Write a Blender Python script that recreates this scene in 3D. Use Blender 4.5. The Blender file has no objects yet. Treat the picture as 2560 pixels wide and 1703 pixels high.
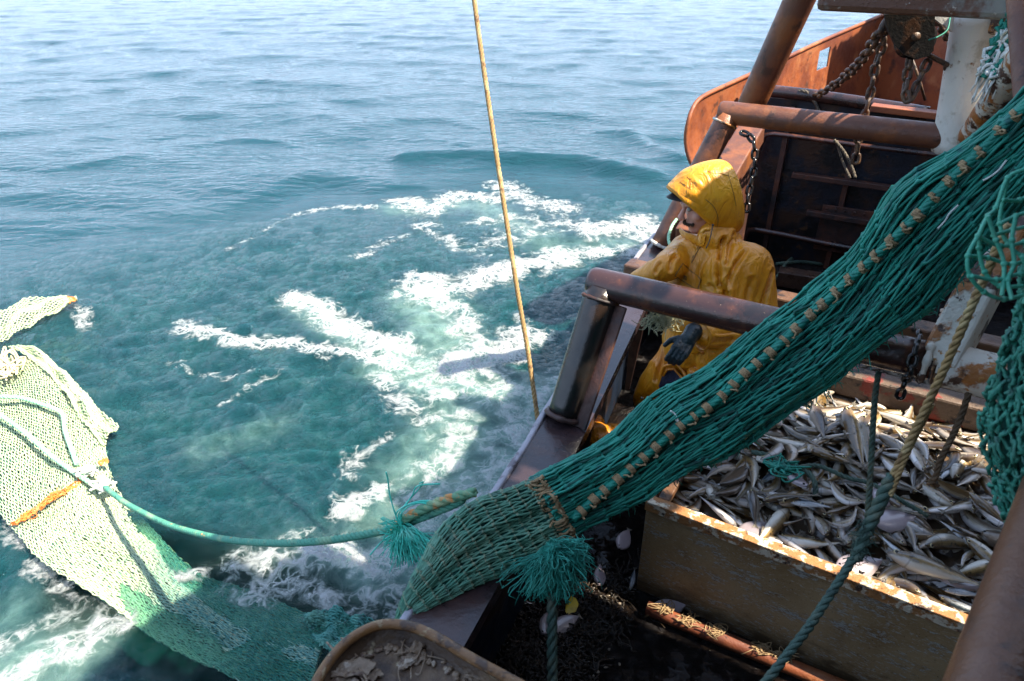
import bpy, bmesh, math, random
import numpy as np
from mathutils import Vector, Matrix, Quaternion, noise as mnoise

random.seed(7)
RS = np.random.RandomState(11)
scn = bpy.context.scene
COL = scn.collection
R = math.radians

# ------------------------------------------------------------------ camera
FPX = 1700.0                      # focal length in photograph pixels (photo 2560 x 1703)
PITCH = math.atan(941.0 / 1700.0)
CS, SN = math.cos(PITCH), math.sin(PITCH)
CAM = Vector((0.0, 0.0, 3.35))
cam_d = bpy.data.cameras.new("camera")
cam_d.sensor_width = 36.0
cam_d.lens = FPX / 2560.0 * 36.0
cam_d.clip_start = 0.05
cam_d.clip_end = 6000.0
cam_d.dof.use_dof = True
cam_d.dof.focus_distance = 3.3
cam_d.dof.aperture_fstop = 4.5
cam_o = bpy.data.objects.new("camera", cam_d)
cam_o.location = CAM
cam_o.rotation_euler = (math.pi / 2 - PITCH, 0, 0)
COL.objects.link(cam_o)
scn.camera = cam_o

# ------------------------------------------------------------------ sky, sun, exposure
SUN_AZ = Vector((0.93, -0.36, 0)).normalized()      # horizontal direction towards the sun
SUN_EL = R(55)
TO_SUN = Vector((SUN_AZ.x * math.cos(SUN_EL), SUN_AZ.y * math.cos(SUN_EL), math.sin(SUN_EL)))
w = bpy.data.worlds.new("World")
scn.world = w
w.use_nodes = True
wn = w.node_tree
bg = wn.nodes["Background"]
sky = wn.nodes.new("ShaderNodeTexSky")
sky.sky_type = 'NISHITA'
sky.sun_disc = False
sky.sun_elevation = SUN_EL
sky.sun_rotation = math.atan2(SUN_AZ.x, SUN_AZ.y)
sky.air_density = 1.0
sky.dust_density = 2.0
sky.ozone_density = 1.0
hsv = wn.nodes.new("ShaderNodeHueSaturation")
hsv.inputs["Saturation"].default_value = 0.9
wn.links.new(sky.outputs[0], hsv.inputs["Color"])
# thin bright haze low in the sky
wtc = wn.nodes.new("ShaderNodeTexCoord")
wsx = wn.nodes.new("ShaderNodeSeparateXYZ")
wn.links.new(wtc.outputs["Generated"], wsx.inputs[0])
wno = wn.nodes.new("ShaderNodeTexNoise")
wno.inputs["Scale"].default_value = 2.2
wno.inputs["Detail"].default_value = 5
wn.links.new(wtc.outputs["Generated"], wno.inputs["Vector"])
wad = wn.nodes.new("ShaderNodeMath")
wad.operation = 'MULTIPLY_ADD'
wad.inputs[1].default_value = 0.5
wn.links.new(wno.outputs[0], wad.inputs[0])
wn.links.new(wsx.outputs["Z"], wad.inputs[2])
wmr = wn.nodes.new("ShaderNodeMapRange")
wmr.interpolation_type = 'SMOOTHSTEP'
wmr.inputs[1].default_value = 0.25
wmr.inputs[2].default_value = 0.80
wmr.inputs[3].default_value = 0.85
wmr.inputs[4].default_value = 0.0
wn.links.new(wad.outputs[0], wmr.inputs[0])
wmx = wn.nodes.new("ShaderNodeMix")
wmx.data_type = 'RGBA'
wmx.inputs[7].default_value = (3.8, 4.6, 6.0, 1)
wn.links.new(wmr.outputs[0], wmx.inputs[0])
wm2 = wn.nodes.new("ShaderNodeMix")          # the paler blue half way up
wm2.data_type = 'RGBA'
wm2.inputs[0].default_value = 0.45
wm2.inputs[7].default_value = (2.6, 3.9, 6.2, 1)
wn.links.new(hsv.outputs[0], wm2.inputs[6])
wn.links.new(wm2.outputs[2], wmx.inputs[6])
wn.links.new(wmx.outputs[2], bg.inputs[0])
bg.inputs[1].default_value = 0.118
sun_d = bpy.data.lights.new("sun", 'SUN')
sun_d.energy = 5.0
sun_d.angle = R(0.5)
sun_d.color = (1.0, 0.90, 0.73)
sun_o = bpy.data.objects.new("sun", sun_d)
sun_o.rotation_euler = TO_SUN.to_track_quat('Z', 'Y').to_euler()
sun_o.location = (12, -5, 14)
COL.objects.link(sun_o)
scn.view_settings.view_transform = 'Standard'
scn.view_settings.look = 'None'
scn.view_settings.gamma = 1.0
scn.view_settings.exposure = 1.52
scn.view_settings.use_curve_mapping = False
scn.cycles.max_bounces = 6
scn.cycles.transparent_max_bounces = 8
scn.cycles.caustics_reflective = False
scn.cycles.caustics_refractive = False
scn.cycles.use_denoising = True

# ------------------------------------------------------------------ measuring helpers
DZ = 0.75                          # height of the working deck above the water
A = Vector((0.852, -0.524, 0)).normalized()      # athwartships, inboard
B = Vector((0.524, 0.852, 0)).normalized()       # forward along the keel
UP = Vector((0, 0, 1))


def ray(px, py):
    x = (px - 1280.0) / FPX
    y = (851.5 - py) / FPX
    return Vector((x, CS + y * SN, -SN + y * CS))


def V(px, py, d):                  # point at depth d
    return CAM + ray(px, py) * d


def VZ(px, py, z):                 # point on the level z
    r = ray(px, py)
    return CAM + r * ((z - CAM.z) / r.z)


def VP(px, py, p, n):              # point on a plane
    r = ray(px, py)
    return CAM + r * ((Vector(p) - CAM).dot(n) / r.dot(n))


def depth(p):
    q = Vector(p) - CAM
    return q.y * CS - q.z * SN


# ------------------------------------------------------------------ node helpers
def newmat(name):
    m = bpy.data.materials.new(name)
    m.use_nodes = True
    nt = m.node_tree
    return m, nt, nt.nodes["Principled BSDF"], nt.nodes["Material Output"]


def nd(nt, typ, **kw):
    n = nt.nodes.new(typ)
    for k, v in kw.items():
        setattr(n, k, v)
    return n


def ramp(nt, src, lo, hi):
    n = nd(nt, "ShaderNodeMapRange")
    n.interpolation_type = 'SMOOTHSTEP'
    n.inputs[1].default_value = lo
    n.inputs[2].default_value = hi
    nt.links.new(src, n.inputs[0])
    return n.outputs[0]


def mathn(nt, op, a, b=None):
    n = nd(nt, "ShaderNodeMath", operation=op)
    for i, s in enumerate((a, b)):
        if s is None:
            continue
        if isinstance(s, (int, float)):
            n.inputs[i].default_value = s
        else:
            nt.links.new(s, n.inputs[i])
    return n.outputs[0]


def mixc(nt, fac, a, b):
    n = nd(nt, "ShaderNodeMix", data_type='RGBA')
    for s, i in ((fac, 0), (a, 6), (b, 7)):
        if isinstance(s, (int, float)):
            n.inputs[i].default_value = s
        elif isinstance(s, tuple):
            n.inputs[i].default_value = (*s[:3], 1)
        else:
            nt.links.new(s, n.inputs[i])
    return n.outputs[2]


def coords(nt, stretch=(1, 1, 1), rot=(0, 0, 0)):
    tc = nd(nt, "ShaderNodeTexCoord")
    mp = nd(nt, "ShaderNodeMapping")
    mp.inputs["Scale"].default_value = stretch
    mp.inputs["Rotation"].default_value = rot
    nt.links.new(tc.outputs["Object"], mp.inputs[0])
    return mp.outputs[0]


def noisen(nt, co, scale, detail=5, rough=0.6, dist=0.0):
    n = nd(nt, "ShaderNodeTexNoise")
    n.inputs["Scale"].default_value = scale
    n.inputs["Detail"].default_value = detail
    n.inputs["Roughness"].default_value = rough
    n.inputs["Distortion"].default_value = dist
    nt.links.new(co, n.inputs["Vector"])
    return n.outputs[0]


def weathered(name, base, layers=(), rough=0.5, rough_var=0.2, bump=0.15, bump_scale=60, metallic=0.0,
              spec=0.5, stretch=(1, 1, 1), rot=(0, 0, 0), coat=0.0, sss=0.0):
    """layers: (colour, scale, lo, hi) each a noise-edged patch of the surface's own colour."""
    m, nt, p, out = newmat(name)
    co = coords(nt, stretch, rot)
    c = base
    h = None
    for i, (col, sc, lo, hi) in enumerate(layers):
        off = nd(nt, "ShaderNodeVectorMath", operation='ADD')
        off.inputs[1].default_value = (3.7 * i + 1, 1.3 * i, 7.1 * i)
        nt.links.new(co, off.inputs[0])
        f = ramp(nt, noisen(nt, off.outputs[0], sc, 8, 0.62), lo, hi)
        c = mixc(nt, f, c, col)
        if h is None:
            h = f
        else:
            h = mathn(nt, 'ADD', h, f)
    if isinstance(c, tuple):
        p.inputs["Base Color"].default_value = (*c, 1)
    else:
        nt.links.new(c, p.inputs["Base Color"])
    fine = noisen(nt, co, bump_scale, 6, 0.65)
    rr = nd(nt, "ShaderNodeMapRange")
    rr.inputs[3].default_value = max(0.03, rough - rough_var)
    rr.inputs[4].default_value = min(1, rough + rough_var)
    rr.inputs[1].default_value = 0.3
    rr.inputs[2].default_value = 0.7
    nt.links.new(noisen(nt, co, bump_scale * 0.25, 5, 0.6), rr.inputs[0])
    nt.links.new(rr.outputs[0], p.inputs["Roughness"])
    hh = fine if h is None else mathn(nt, 'ADD', fine, mathn(nt, 'MULTIPLY', h, 0.4))
    b = nd(nt, "ShaderNodeBump")
    b.inputs["Strength"].default_value = min(1.0, bump * 2)
    b.inputs["Distance"].default_value = 0.01
    nt.links.new(hh, b.inputs["Height"])
    nt.links.new(b.outputs[0], p.inputs["Normal"])
    p.inputs["Metallic"].default_value = metallic
    p.inputs["Specular IOR Level"].default_value = spec
    p.inputs["Coat Weight"].default_value = coat
    p.inputs["Coat Roughness"].default_value = 0.08
    return m


# ------------------------------------------------------------------ mesh collector
class MB:
    def __init__(s):
        s.v = []
        s.f = []
        s.fm = []
        s.n = 0
        s.att = []
        s.has = False

    def add(s, verts, faces, mi=0, att=None):
        verts = np.asarray(verts, float).reshape(-1, 3)
        faces = np.asarray(faces, int)
        s.v.append(verts)
        if len(faces):
            s.f.append(faces + s.n)
            s.fm.append(np.full(len(faces), mi, int))
        if att is None:
            s.att.append(np.zeros(len(verts)))
        else:
            s.has = True
            s.att.append(np.asarray(att, float) * np.ones(len(verts)))
        s.n += len(verts)
        return s

    # box from centre, three half axes (vectors)
    def box(s, c, hx, hy, hz, mi=0, bev=0.0):
        c, hx, hy, hz = (np.array(q, float) for q in (c, hx, hy, hz))
        if bev <= 0:
            vs = [c + a * hx + b * hy + d * hz for d in (-1, 1) for b in (-1, 1) for a in (-1, 1)]
            fs = [(0, 2, 3, 1), (4, 5, 7, 6), (0, 1, 5, 4), (2, 6, 7, 3), (0, 4, 6, 2), (1, 3, 7, 5)]
            return s.add(vs, fs, mi)
        bm = bmesh.new()
        bmesh.ops.create_cube(bm, size=2)
        L = [np.linalg.norm(q) for q in (hx, hy, hz)]
        for v in bm.verts:
            v.co = Vector((v.co.x * L[0], v.co.y * L[1], v.co.z * L[2]))
        bmesh.ops.bevel(bm, geom=bm.edges[:], offset=bev, segments=2, profile=0.5, affect='EDGES')
        ax = [q / l for q, l in zip((hx, hy, hz), L)]
        flip = np.dot(np.cross(ax[0], ax[1]), ax[2]) < 0
        vs = [c + v.co.x * ax[0] + v.co.y * ax[1] + v.co.z * ax[2] for v in bm.verts]
        bm.verts.index_update()
        for fcs in [[v.index for v in f.verts] for f in bm.faces]:
            s._poly(fcs[::-1] if flip else fcs, mi)
        s.v.append(np.array(vs))
        s.att.append(np.zeros(len(vs)))
        s.n += len(vs)
        bm.free()
        return s

    def _poly(s, idx, mi):
        s.f.append([[i + s.n for i in idx]])
        s.fm.append(np.array([mi]))

    def beam(s, p, q, w, h, up=(0, 0, 1), mi=0, bev=0.006):
        p, q = Vector(p), Vector(q)
        t = (q - p)
        L = t.length
        t.normalize()
        u = Vector(up)
        sd = t.cross(u).normalized()
        u = sd.cross(t).normalized()
        return s.box((p + q) / 2, t * L / 2, sd * w / 2, u * h / 2, mi, bev)

    def tube(s, pts, rad, n=8, caps=True, mi=0, ref=None, closed=False, att=None, jit=0.0):
        P = np.array([tuple(p) for p in pts], float)
        m = len(P)
        r = np.ones(m) * np.asarray(rad, float)
        if closed:
            T = np.roll(P, -1, 0) - np.roll(P, 1, 0)
        else:
            T = np.gradient(P, axis=0)
        T /= np.linalg.norm(T, axis=1)[:, None] + 1e-12
        N = np.zeros_like(P)
        if ref is None:
            a = np.array([0, 0, 1.0]) if abs(T[0, 2]) < 0.9 else np.array([1.0, 0, 0])
            nn = a - T[0] * a.dot(T[0])
            nn /= np.linalg.norm(nn)
            for i in range(m):
                nn = nn - T[i] * nn.dot(T[i])
                nn /= np.linalg.norm(nn) + 1e-12
                N[i] = nn
        else:
            N = np.asarray(ref, float) * np.ones((m, 1))
            N = N - T * np.sum(N * T, 1)[:, None]
            N /= np.linalg.norm(N, axis=1)[:, None] + 1e-12
        Bn = np.cross(T, N)
        an = np.arange(n) * 2 * np.pi / n
        ring = (P[:, None, :] + r[:, None, None] * (np.cos(an)[None, :, None] * N[:, None, :] + np.sin(an)[None, :, None] * Bn[:, None, :]))
        if jit:
            ring += RS.normal(0, jit, ring.shape)
        i = np.arange(m if closed else m - 1)[:, None]
        j = np.arange(n)[None, :]
        i2 = (i + 1) % m
        j2 = (j + 1) % n
        F = np.stack([i * n + j, i * n + j2, i2 * n + j2, i2 * n + j], -1).reshape(-1, 4)
        s.add(ring.reshape(-1, 3), F, mi, None if att is None else np.repeat(np.asarray(att) * np.ones(m), n))
        if caps and not closed:
            base = s.n - m * n
            s.f.append([[base + k for k in range(n)][::-1]])
            s.fm.append(np.array([mi]))
            s.f.append([[base + (m - 1) * n + k for k in range(n)]])
            s.fm.append(np.array([mi]))
        return s

    def rope(s, pts, rad, pitch=None, sub=7, strands=3, mi=0, sides=6):
        P = resample(pts, None, step=(pitch or rad * 6.5) / sub)
        m = len(P)
        T = np.gradient(P, axis=0)
        T /= np.linalg.norm(T, axis=1)[:, None] + 1e-12
        a = np.array([0, 0, 1.0]) if abs(T[0, 2]) < 0.9 else np.array([1.0, 0, 0])
        N = np.zeros_like(P)
        nn = a
        for i in range(m):
            nn = nn - T[i] * nn.dot(T[i])
            nn /= np.linalg.norm(nn) + 1e-12
            N[i] = nn
        Bn = np.cross(T, N)
        ph = np.arange(m) * 2 * np.pi / sub
        for k in range(strands):
            a = ph + k * 2 * np.pi / strands
            Q = P + rad * 0.5 * (np.cos(a)[:, None] * N + np.sin(a)[:, None] * Bn)
            s.tube(Q, rad * 0.56, sides, True, mi)
        return s

    def grid(s, G, mi=0, att=None, flip=False):
        G = np.asarray(G, float)
        a, b = G.shape[:2]
        i = np.arange(a - 1)[:, None]
        j = np.arange(b - 1)[None, :]
        F = np.stack([i * b + j, i * b + j + 1, (i + 1) * b + j + 1, (i + 1) * b + j], -1).reshape(-1, 4)
        if flip:
            F = F[:, ::-1]
        return s.add(G.reshape(-1, 3), F, mi, None if att is None else np.asarray(att).reshape(-1))

    def ball(s, c, rx, ry=None, rz=None, n=10, m=8, mi=0, axes=None, att=None):
        ry = rx if ry is None else ry
        rz = rx if rz is None else rz
        th = np.linspace(0, np.pi, m + 1)
        ph = np.arange(n) * 2 * np.pi / n
        L = np.stack([np.sin(th)[:, None] * np.cos(ph)[None] * rx, np.sin(th)[:, None] * np.sin(ph)[None] * ry,
                      np.cos(th)[:, None] * np.ones(n)[None] * rz], -1)
        if axes is not None:
            L = L @ np.array([tuple(q) for q in axes], float)
        P = L + np.array(c, float)
        i = np.arange(m)[:, None]
        j = np.arange(n)[None, :]
        F = np.stack([i * n + j, (i + 1) * n + j, (i + 1) * n + (j + 1) % n, i * n + (j + 1) % n], -1).reshape(-1, 4)
        return s.add(P.reshape(-1, 3), F, mi, att)

    def cap2(s, p, q, r0, r1, n=12, mi=0):          # tapered capsule, closed
        p, q = np.array(p, float), np.array(q, float)
        t = q - p
        L = np.linalg.norm(t)
        t = t / (L + 1e-9)
        pts, rr = [], []
        for a in (-1, -0.92, -0.7, -0.35, 0):
            pts.append(p + t * r0 * a)
            rr.append(r0 * math.sqrt(max(1e-4, 1 - a * a)))
        for a in (0.33, 0.66):
            pts.append(p + t * L * a)
            rr.append(r0 + (r1 - r0) * a)
        for a in (0, 0.35, 0.7, 0.92, 1):
            pts.append(q + t * r1 * a)
            rr.append(r1 * math.sqrt(max(1e-4, 1 - a * a)))
        return s.tube(pts, rr, n, True, mi)

    def mesh(s, name, mats=(), smooth=True, origin=(0, 0, 0)):
        me = bpy.data.meshes.new(name)
        vs = np.concatenate(s.v) - np.array(origin, float)
        loops, starts, totals, mi = [], [], [], []
        k = 0
        for F, M in zip(s.f, s.fm):
            F = np.asarray(F)
            n = F.shape[1]
            loops.append(F.reshape(-1))
            starts.append(k + np.arange(len(F)) * n)
            totals.append(np.full(len(F), n))
            mi.append(M)
            k += F.size
        loops = np.concatenate(loops)
        me.vertices.add(len(vs))
        me.vertices.foreach_set("co", vs.astype(np.float32).reshape(-1))
        me.loops.add(len(loops))
        me.loops.foreach_set("vertex_index", loops.astype(np.int32))
        st = np.concatenate(starts)
        me.polygons.add(len(st))
        me.polygons.foreach_set("loop_start", st.astype(np.int32))
        me.polygons.foreach_set("material_index", np.concatenate(mi).astype(np.int32))
        me.polygons.foreach_set("use_smooth", np.full(len(st), bool(smooth)))
        if s.has:
            at = me.attributes.new("val", 'FLOAT', 'POINT')
            at.data.foreach_set("value", np.concatenate(s.att).astype(np.float32))
        me.update(calc_edges=True)
        me.validate()
        for m in mats:
            me.materials.append(m)
        return me


def resample(pts, n=None, step=None):
    P = np.array([tuple(p) for p in pts], float)
    d = np.concatenate([[0], np.cumsum(np.linalg.norm(np.diff(P, axis=0), axis=1))])
    if n is None:
        n = max(3, int(d[-1] / step) + 1)
    t = np.linspace(0, d[-1], n)
    return np.stack([np.interp(t, d, P[:, k]) for k in range(P.shape[1])], -1)


def smooth_path(pts, n=60):                # Catmull-Rom through the points
    P = np.array([tuple(p) for p in pts], float)
    if len(P) < 3:
        return resample(P, n)
    P = np.vstack([2 * P[0] - P[1], P, 2 * P[-1] - P[-2]])
    out = []
    k = len(P) - 3
    for i in range(k):
        p0, p1, p2, p3 = P[i:i + 4]
        m = max(2, int(n / k) + 1)
        for t in np.linspace(0, 1, m, endpoint=(i == k - 1)):
            out.append(0.5 * ((2 * p1) + (-p0 + p2) * t + (2 * p0 - 5 * p1 + 4 * p2 - p3) * t * t + (-p0 + 3 * p1 - 3 * p2 + p3) * t ** 3))
    return resample(out, n)


# ------------------------------------------------------------------ object helpers
def tag(o, label=None, cat=None, group=None, kind=None):
    if label:
        o["label"] = label
    if cat:
        o["category"] = cat
    if group:
        o["group"] = group
    if kind:
        o["kind"] = kind
    return o


def thing(name, loc, label, cat, group=None):
    o = bpy.data.objects.new(name, None)
    o.empty_display_size = 0.1
    o.location = loc
    COL.objects.link(o)
    return tag(o, label, cat, group)


def wloc(o):
    l = Vector(o.location)
    while o.parent:
        o = o.parent
        l += Vector(o.location)
    return l


def link(name, me, parent=None, loc=(0, 0, 0)):
    o = bpy.data.objects.new(name, me)
    COL.objects.link(o)
    o.location = loc
    if parent:
        o.parent = parent
    return o


def part(name, mb, mats, parent, smooth=True, label=None):
    if not isinstance(mats, (list, tuple)):
        mats = [mats]
    o = link(name, mb.mesh(name, mats, smooth, wloc(parent)), parent)
    if label:
        o["label"] = label
    return o


def solo(name, mb, mats, label, cat, group=None, kind=None, smooth=True):
    if not isinstance(mats, (list, tuple)):
        mats = [mats]
    vs = np.concatenate(mb.v)
    lo, hi = vs.min(0), vs.max(0)
    org = Vector(((lo[0] + hi[0]) / 2, (lo[1] + hi[1]) / 2, lo[2]))
    o = link(name, mb.mesh(name, mats, smooth, org), None, org)
    return tag(o, label, cat, group, kind)


def fuse(mb, voxel=0.01, smooth_it=4, fold=0.0, fold_scale=8, origin=(0, 0, 0), sub=0, stretch=(1, 1, 1)):
    """Weld overlapping closed shapes into one continuous skin and give it noise folds."""
    me = mb.mesh("tmp", (), True, origin)
    o = bpy.data.objects.new("tmp", me)
    COL.objects.link(o)
    rm = o.modifiers.new("r", 'REMESH')
    rm.mode = 'VOXEL'
    rm.voxel_size = voxel
    sm = o.modifiers.new("s", 'SMOOTH')
    sm.iterations = smooth_it
    sm.factor = 0.5
    dg = bpy.context.evaluated_depsgraph_get()
    dg.update()
    ne = bpy.data.meshes.new_from_object(o.evaluated_get(dg))
    bpy.data.objects.remove(o)
    bpy.data.meshes.remove(me)
    if fold:
        nrm_ = [v.normal.copy() for v in ne.vertices]
        for v, nn_ in zip(ne.vertices, nrm_):
            q = Vector((v.co.x * stretch[0], v.co.y * stretch[1], v.co.z * stretch[2])) * fold_scale
            a = mnoise.noise(q) + 0.5 * mnoise.noise(q * 2.1 + Vector((4, 1, 2)))
            rdg = 1 - abs(mnoise.noise(q * 1.3 + Vector((9, 9, 9)))) * 2.2
            v.co += nn_ * (fold * (0.55 * a + 0.6 * max(0, rdg) - 0.25))
    for p in ne.polygons:
        p.use_smooth = True
    return ne


# vectorised value noise for the water
def _h(i, j, s):
    n = (i * 374761393 + j * 668265263 + s * 974711) & 0x7fffffff
    n = ((n ^ (n >> 13)) * 1274126177) & 0x7fffffff
    return ((n ^ (n >> 16)) & 0xffff) / 65535.0


def vnoise(x, y, s=0):
    i, j = np.floor(x).astype(np.int64), np.floor(y).astype(np.int64)
    fx, fy = x - i, y - j
    fx, fy = fx * fx * (3 - 2 * fx), fy * fy * (3 - 2 * fy)
    a = _h(i, j, s) * (1 - fx) + _h(i + 1, j, s) * fx
    b = _h(i, j + 1, s) * (1 - fx) + _h(i + 1, j + 1, s) * fx
    return a * (1 - fy) + b * fy


def fbm(x, y, oct=4, s=0, g=0.5):
    t, a, n = 0, 1.0, 0
    for k in range(oct):
        t = t + a * vnoise(x, y, s + k * 17)
        n += a
        a *= g
        x, y = x * 2.03 + 5.1, y * 2.03 + 1.7
    return t / n


def sstep(a, b, x):
    t = np.clip((x - a) / (b - a), 0, 1)
    return t * t * (3 - 2 * t)
# ================================================================== water
def pxw(lst):
    return np.array([tuple(VZ(x, y, 0.0))[:2] for x, y in lst])


def dist_poly(x, y, P):
    d = np.full(x.shape, 1e9)
    for (x0, y0), (x1, y1) in zip(P[:-1], P[1:]):
        dx, dy = x1 - x0, y1 - y0
        t = np.clip(((x - x0) * dx + (y - y0) * dy) / (dx * dx + dy * dy), 0, 1)
        d = np.minimum(d, np.hypot(x - x0 - t * dx, y - y0 - t * dy))
    return d


FOAM = [  # (points in the photograph laid on the water, half width in m, strength)
    ([(738, 748), (790, 772), (850, 815), (930, 845), (1010, 875)], .11, 1.0),
    ([(450, 818), (560, 842), (650, 852), (760, 862), (900, 885), (1010, 905)], .07, .85),
    ([(1060, 700), (1066, 735), (1130, 725), (1220, 690), (1320, 660), (1400, 640)], .16, 1.0),
    ([(1060, 745), (1120, 765), (1160, 800), (1190, 850), (1200, 900), (1230, 930)], .12, .62),
    ([(1130, 905), (1220, 890), (1280, 875), (1315, 840)], .13, 1.0),
    ([(1000, 500), (1080, 522), (1140, 490), (1240, 497)], .16, .75),
    ([(1260, 460), (1320, 500), (1400, 522)], .18, .6),
    ([(1480, 575), (1590, 562), (1600, 545), (1650, 610)], .16, .9),
    ([(1400, 628), (1550, 622), (1660, 645)], .14, .8),
    ([(740, 537), (830, 517), (930, 520)], .08, .45),
    ([(560, 620), (640, 590), (740, 545)], .05, .22),
    ([(1090, 985), (1160, 978)], .07, .75),
    ([(855, 1265), (905, 1235), (950, 1215)], .07, .95),
    ([(690, 1425), (780, 1395), (850, 1380), (950, 1400)], .10, .8),
    ([(370, 1440), (420, 1448), (490, 1432)], .05, .75),
    ([(650, 1478), (740, 1470), (800, 1490), (900, 1470)], .09, .62),
    ([(60, 1703), (150, 1640), (250, 1570)], .07, .75),
    ([(1390, 960), (1260, 1110), (1150, 1260), (1060, 1400), (960, 1500)], .16, .40),
    ([(1010, 905), (1090, 925), (1200, 960), (1300, 1000)], .16, .5),
    ([(1250, 600), (1330, 570), (1420, 560), (1500, 575)], .2, .42),
    ([(1290, 790), (1330, 830), (1370, 845)], .05, .55),
    ([(190, 762), (215, 790), (230, 815)], .04, .5),
    ([(30, 1290), (90, 1400), (170, 1480), (270, 1540)], .05, .5),
    ([(1180, 560), (1260, 540), (1340, 545)], .12, .5), ([(1050, 560), (1130, 600), (1200, 640)], .10, .42),
    ([(960, 940), (1010, 1010), (1080, 1050)], .10, .45), ([(1240, 980), (1270, 1040), (1230, 1130)], .08, .5),
    ([(1150, 1060), (1110, 1160), (1040, 1230)], .12, .5), ([(1080, 1240), (1150, 1290), (1050, 1390)], .09, .5),
    ([(880, 1180), (900, 1120), (960, 1080)], .05, .42), ([(560, 1000), (640, 960), (700, 930)], .04, .3), ([(900, 640), (960, 600), (1010, 590)], .07, .38),
    ([(600, 1420), (700, 1400), (760, 1380)], .10, .6), ([(450, 800), (520, 830)], .05, .6), ([(430, 900), (520, 930), (640, 920)], .05, .3),
    ([(0, 1640), (90, 1600), (180, 1580)], .10, .4),
]
AER = [([(1060, 740), (1130, 860), (1180, 960), (1130, 1100), (1040, 1260)], .46, .62),
       ([(1010, 900), (1150, 960), (1300, 1000)], .42, .75),
       ([(1000, 520), (1200, 510), (1400, 620), (1600, 600)], .42, .42),
       ([(1330, 1000), (1200, 1190), (1000, 1400), (800, 1500), (600, 1520)], .48, .8),
       ([(60, 1703), (200, 1600), (330, 1520)], .3, .8),
       ([(0, 1560), (200, 1520)], .3, .35),
       ([(740, 760), (900, 860)], .22, .6),
       ([(520, 1120), (700, 1050)], .25, .3)]

_th = np.concatenate([np.linspace(-180, -61, 40, endpoint=False), np.linspace(-61, 61, 700), np.linspace(62, 180, 40)]) * np.pi / 180
_r = np.concatenate([np.exp(np.linspace(math.log(0.9), math.log(140), 700)), np.exp(np.linspace(math.log(145), math.log(4500), 50))])
WX = _r[:, None] * np.sin(_th)[None]
WY = _r[:, None] * np.cos(_th)[None]
RR = np.hypot(WX, WY)


def swell(X, Y):
    """the smooth undulation of the sea, in metres"""
    wx = X + 1.6 * (fbm(X * .35, Y * .35, 3, 3) - .5) * 2
    wy = Y + 1.6 * (fbm(X * .35 + 9, Y * .35 + 4, 3, 5) - .5) * 2
    Z = np.zeros_like(X)
    rs = np.random.RandomState(4)
    rr = np.hypot(X, Y)
    for lam, a in ((5.5, .024), (3.9, .019), (2.8, .015), (2.0, .011), (1.4, .0072), (.95, .0042), (.62, .0022)):
        for _ in range(2):
            th = rs.normal(0.12, .62)
            k = 2 * np.pi / lam
            fall = 1.0 if lam > 1.2 else 1 - .55 * sstep(9, 22, rr)
            s = fall * np.sin(k * (wx * math.sin(th) + wy * math.cos(th)) + rs.rand() * 6.28)
            Z = Z + a * (0.75 * s + 0.25 * (1 - 2 * np.abs(s)))
    return Z * (0.30 + 0.70 * sstep(4.0, 12.0, rr)) * (1 - .6 * sstep(80, 500, rr))


def chop(X, Y):
    rr = np.hypot(X, Y)
    turb = 1 - sstep(6.5, 13.0, rr + 3.0 * (fbm(X * .3, Y * .3, 3, 21) - .5) + 0.25 * np.maximum(0, -X))
    qx = X + .35 * (fbm(X * 1.3, Y * 1.3, 3, 31) - .5)
    qy = Y + .35 * (fbm(X * 1.3, Y * 1.3, 3, 41) - .5)
    rid = 1 - np.abs(2 * fbm(qx * 2.6, qy * 3.4, 4, 51) - 1)
    Z = turb * (.075 * (rid - .75) + .05 * (fbm(X * 1.1, Y * 1.4, 3, 61) - .5) + .018 * (fbm(qx * 9, qy * 12, 3, 71) - .5))
    return Z, turb


def water_z(X, Y):
    X, Y = np.asarray(X, float), np.asarray(Y, float)
    return swell(X, Y) + chop(X, Y)[0]


Zs = swell(WX, WY)
Zc, TURB = chop(WX, WY)
WZ = Zs + Zc
foam = np.zeros_like(WX)
near = RR < 16
wob_x = WX + .22 * (fbm(WX * 2.2, WY * 2.2, 4, 81) - .5)
wob_y = WY + .22 * (fbm(WX * 2.2, WY * 2.2, 4, 91) - .5)
for pts, wd, s in FOAM:
    d = dist_poly(wob_x[near], wob_y[near], pxw(pts))
    foam[near] = np.maximum(foam[near], s * np.exp(-(d / (wd * 1.55)) ** 2 * .8))
aer = np.zeros_like(WX)
for pts, wd, s in AER:
    d = dist_poly(wob_x[near], wob_y[near], pxw(pts))
    aer[near] = np.maximum(aer[near], s * np.exp(-(d / wd) ** 2 * .9))
# crest thrown off by the bow
for pts, wd, hh in (([(1020, 395), (1150, 388), (1300, 398), (1450, 402), (1620, 440)], .32, .13),
                    ([(1450, 320), (1560, 330), (1700, 400)], .3, .10),
                    ([(1380, 250), (1600, 235), (1760, 300)], .5, .09),
                    ([(1500, 190), (1700, 160), (1830, 230)], .6, .08)):
    d = dist_poly(WX[near], WY[near], pxw(pts))
    WZ[near] += hh * np.exp(-(d / wd) ** 2)
WZ += .035 * sstep(.45, .9, foam) * fbm(WX * 7, WY * 7, 3, 77)

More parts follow.
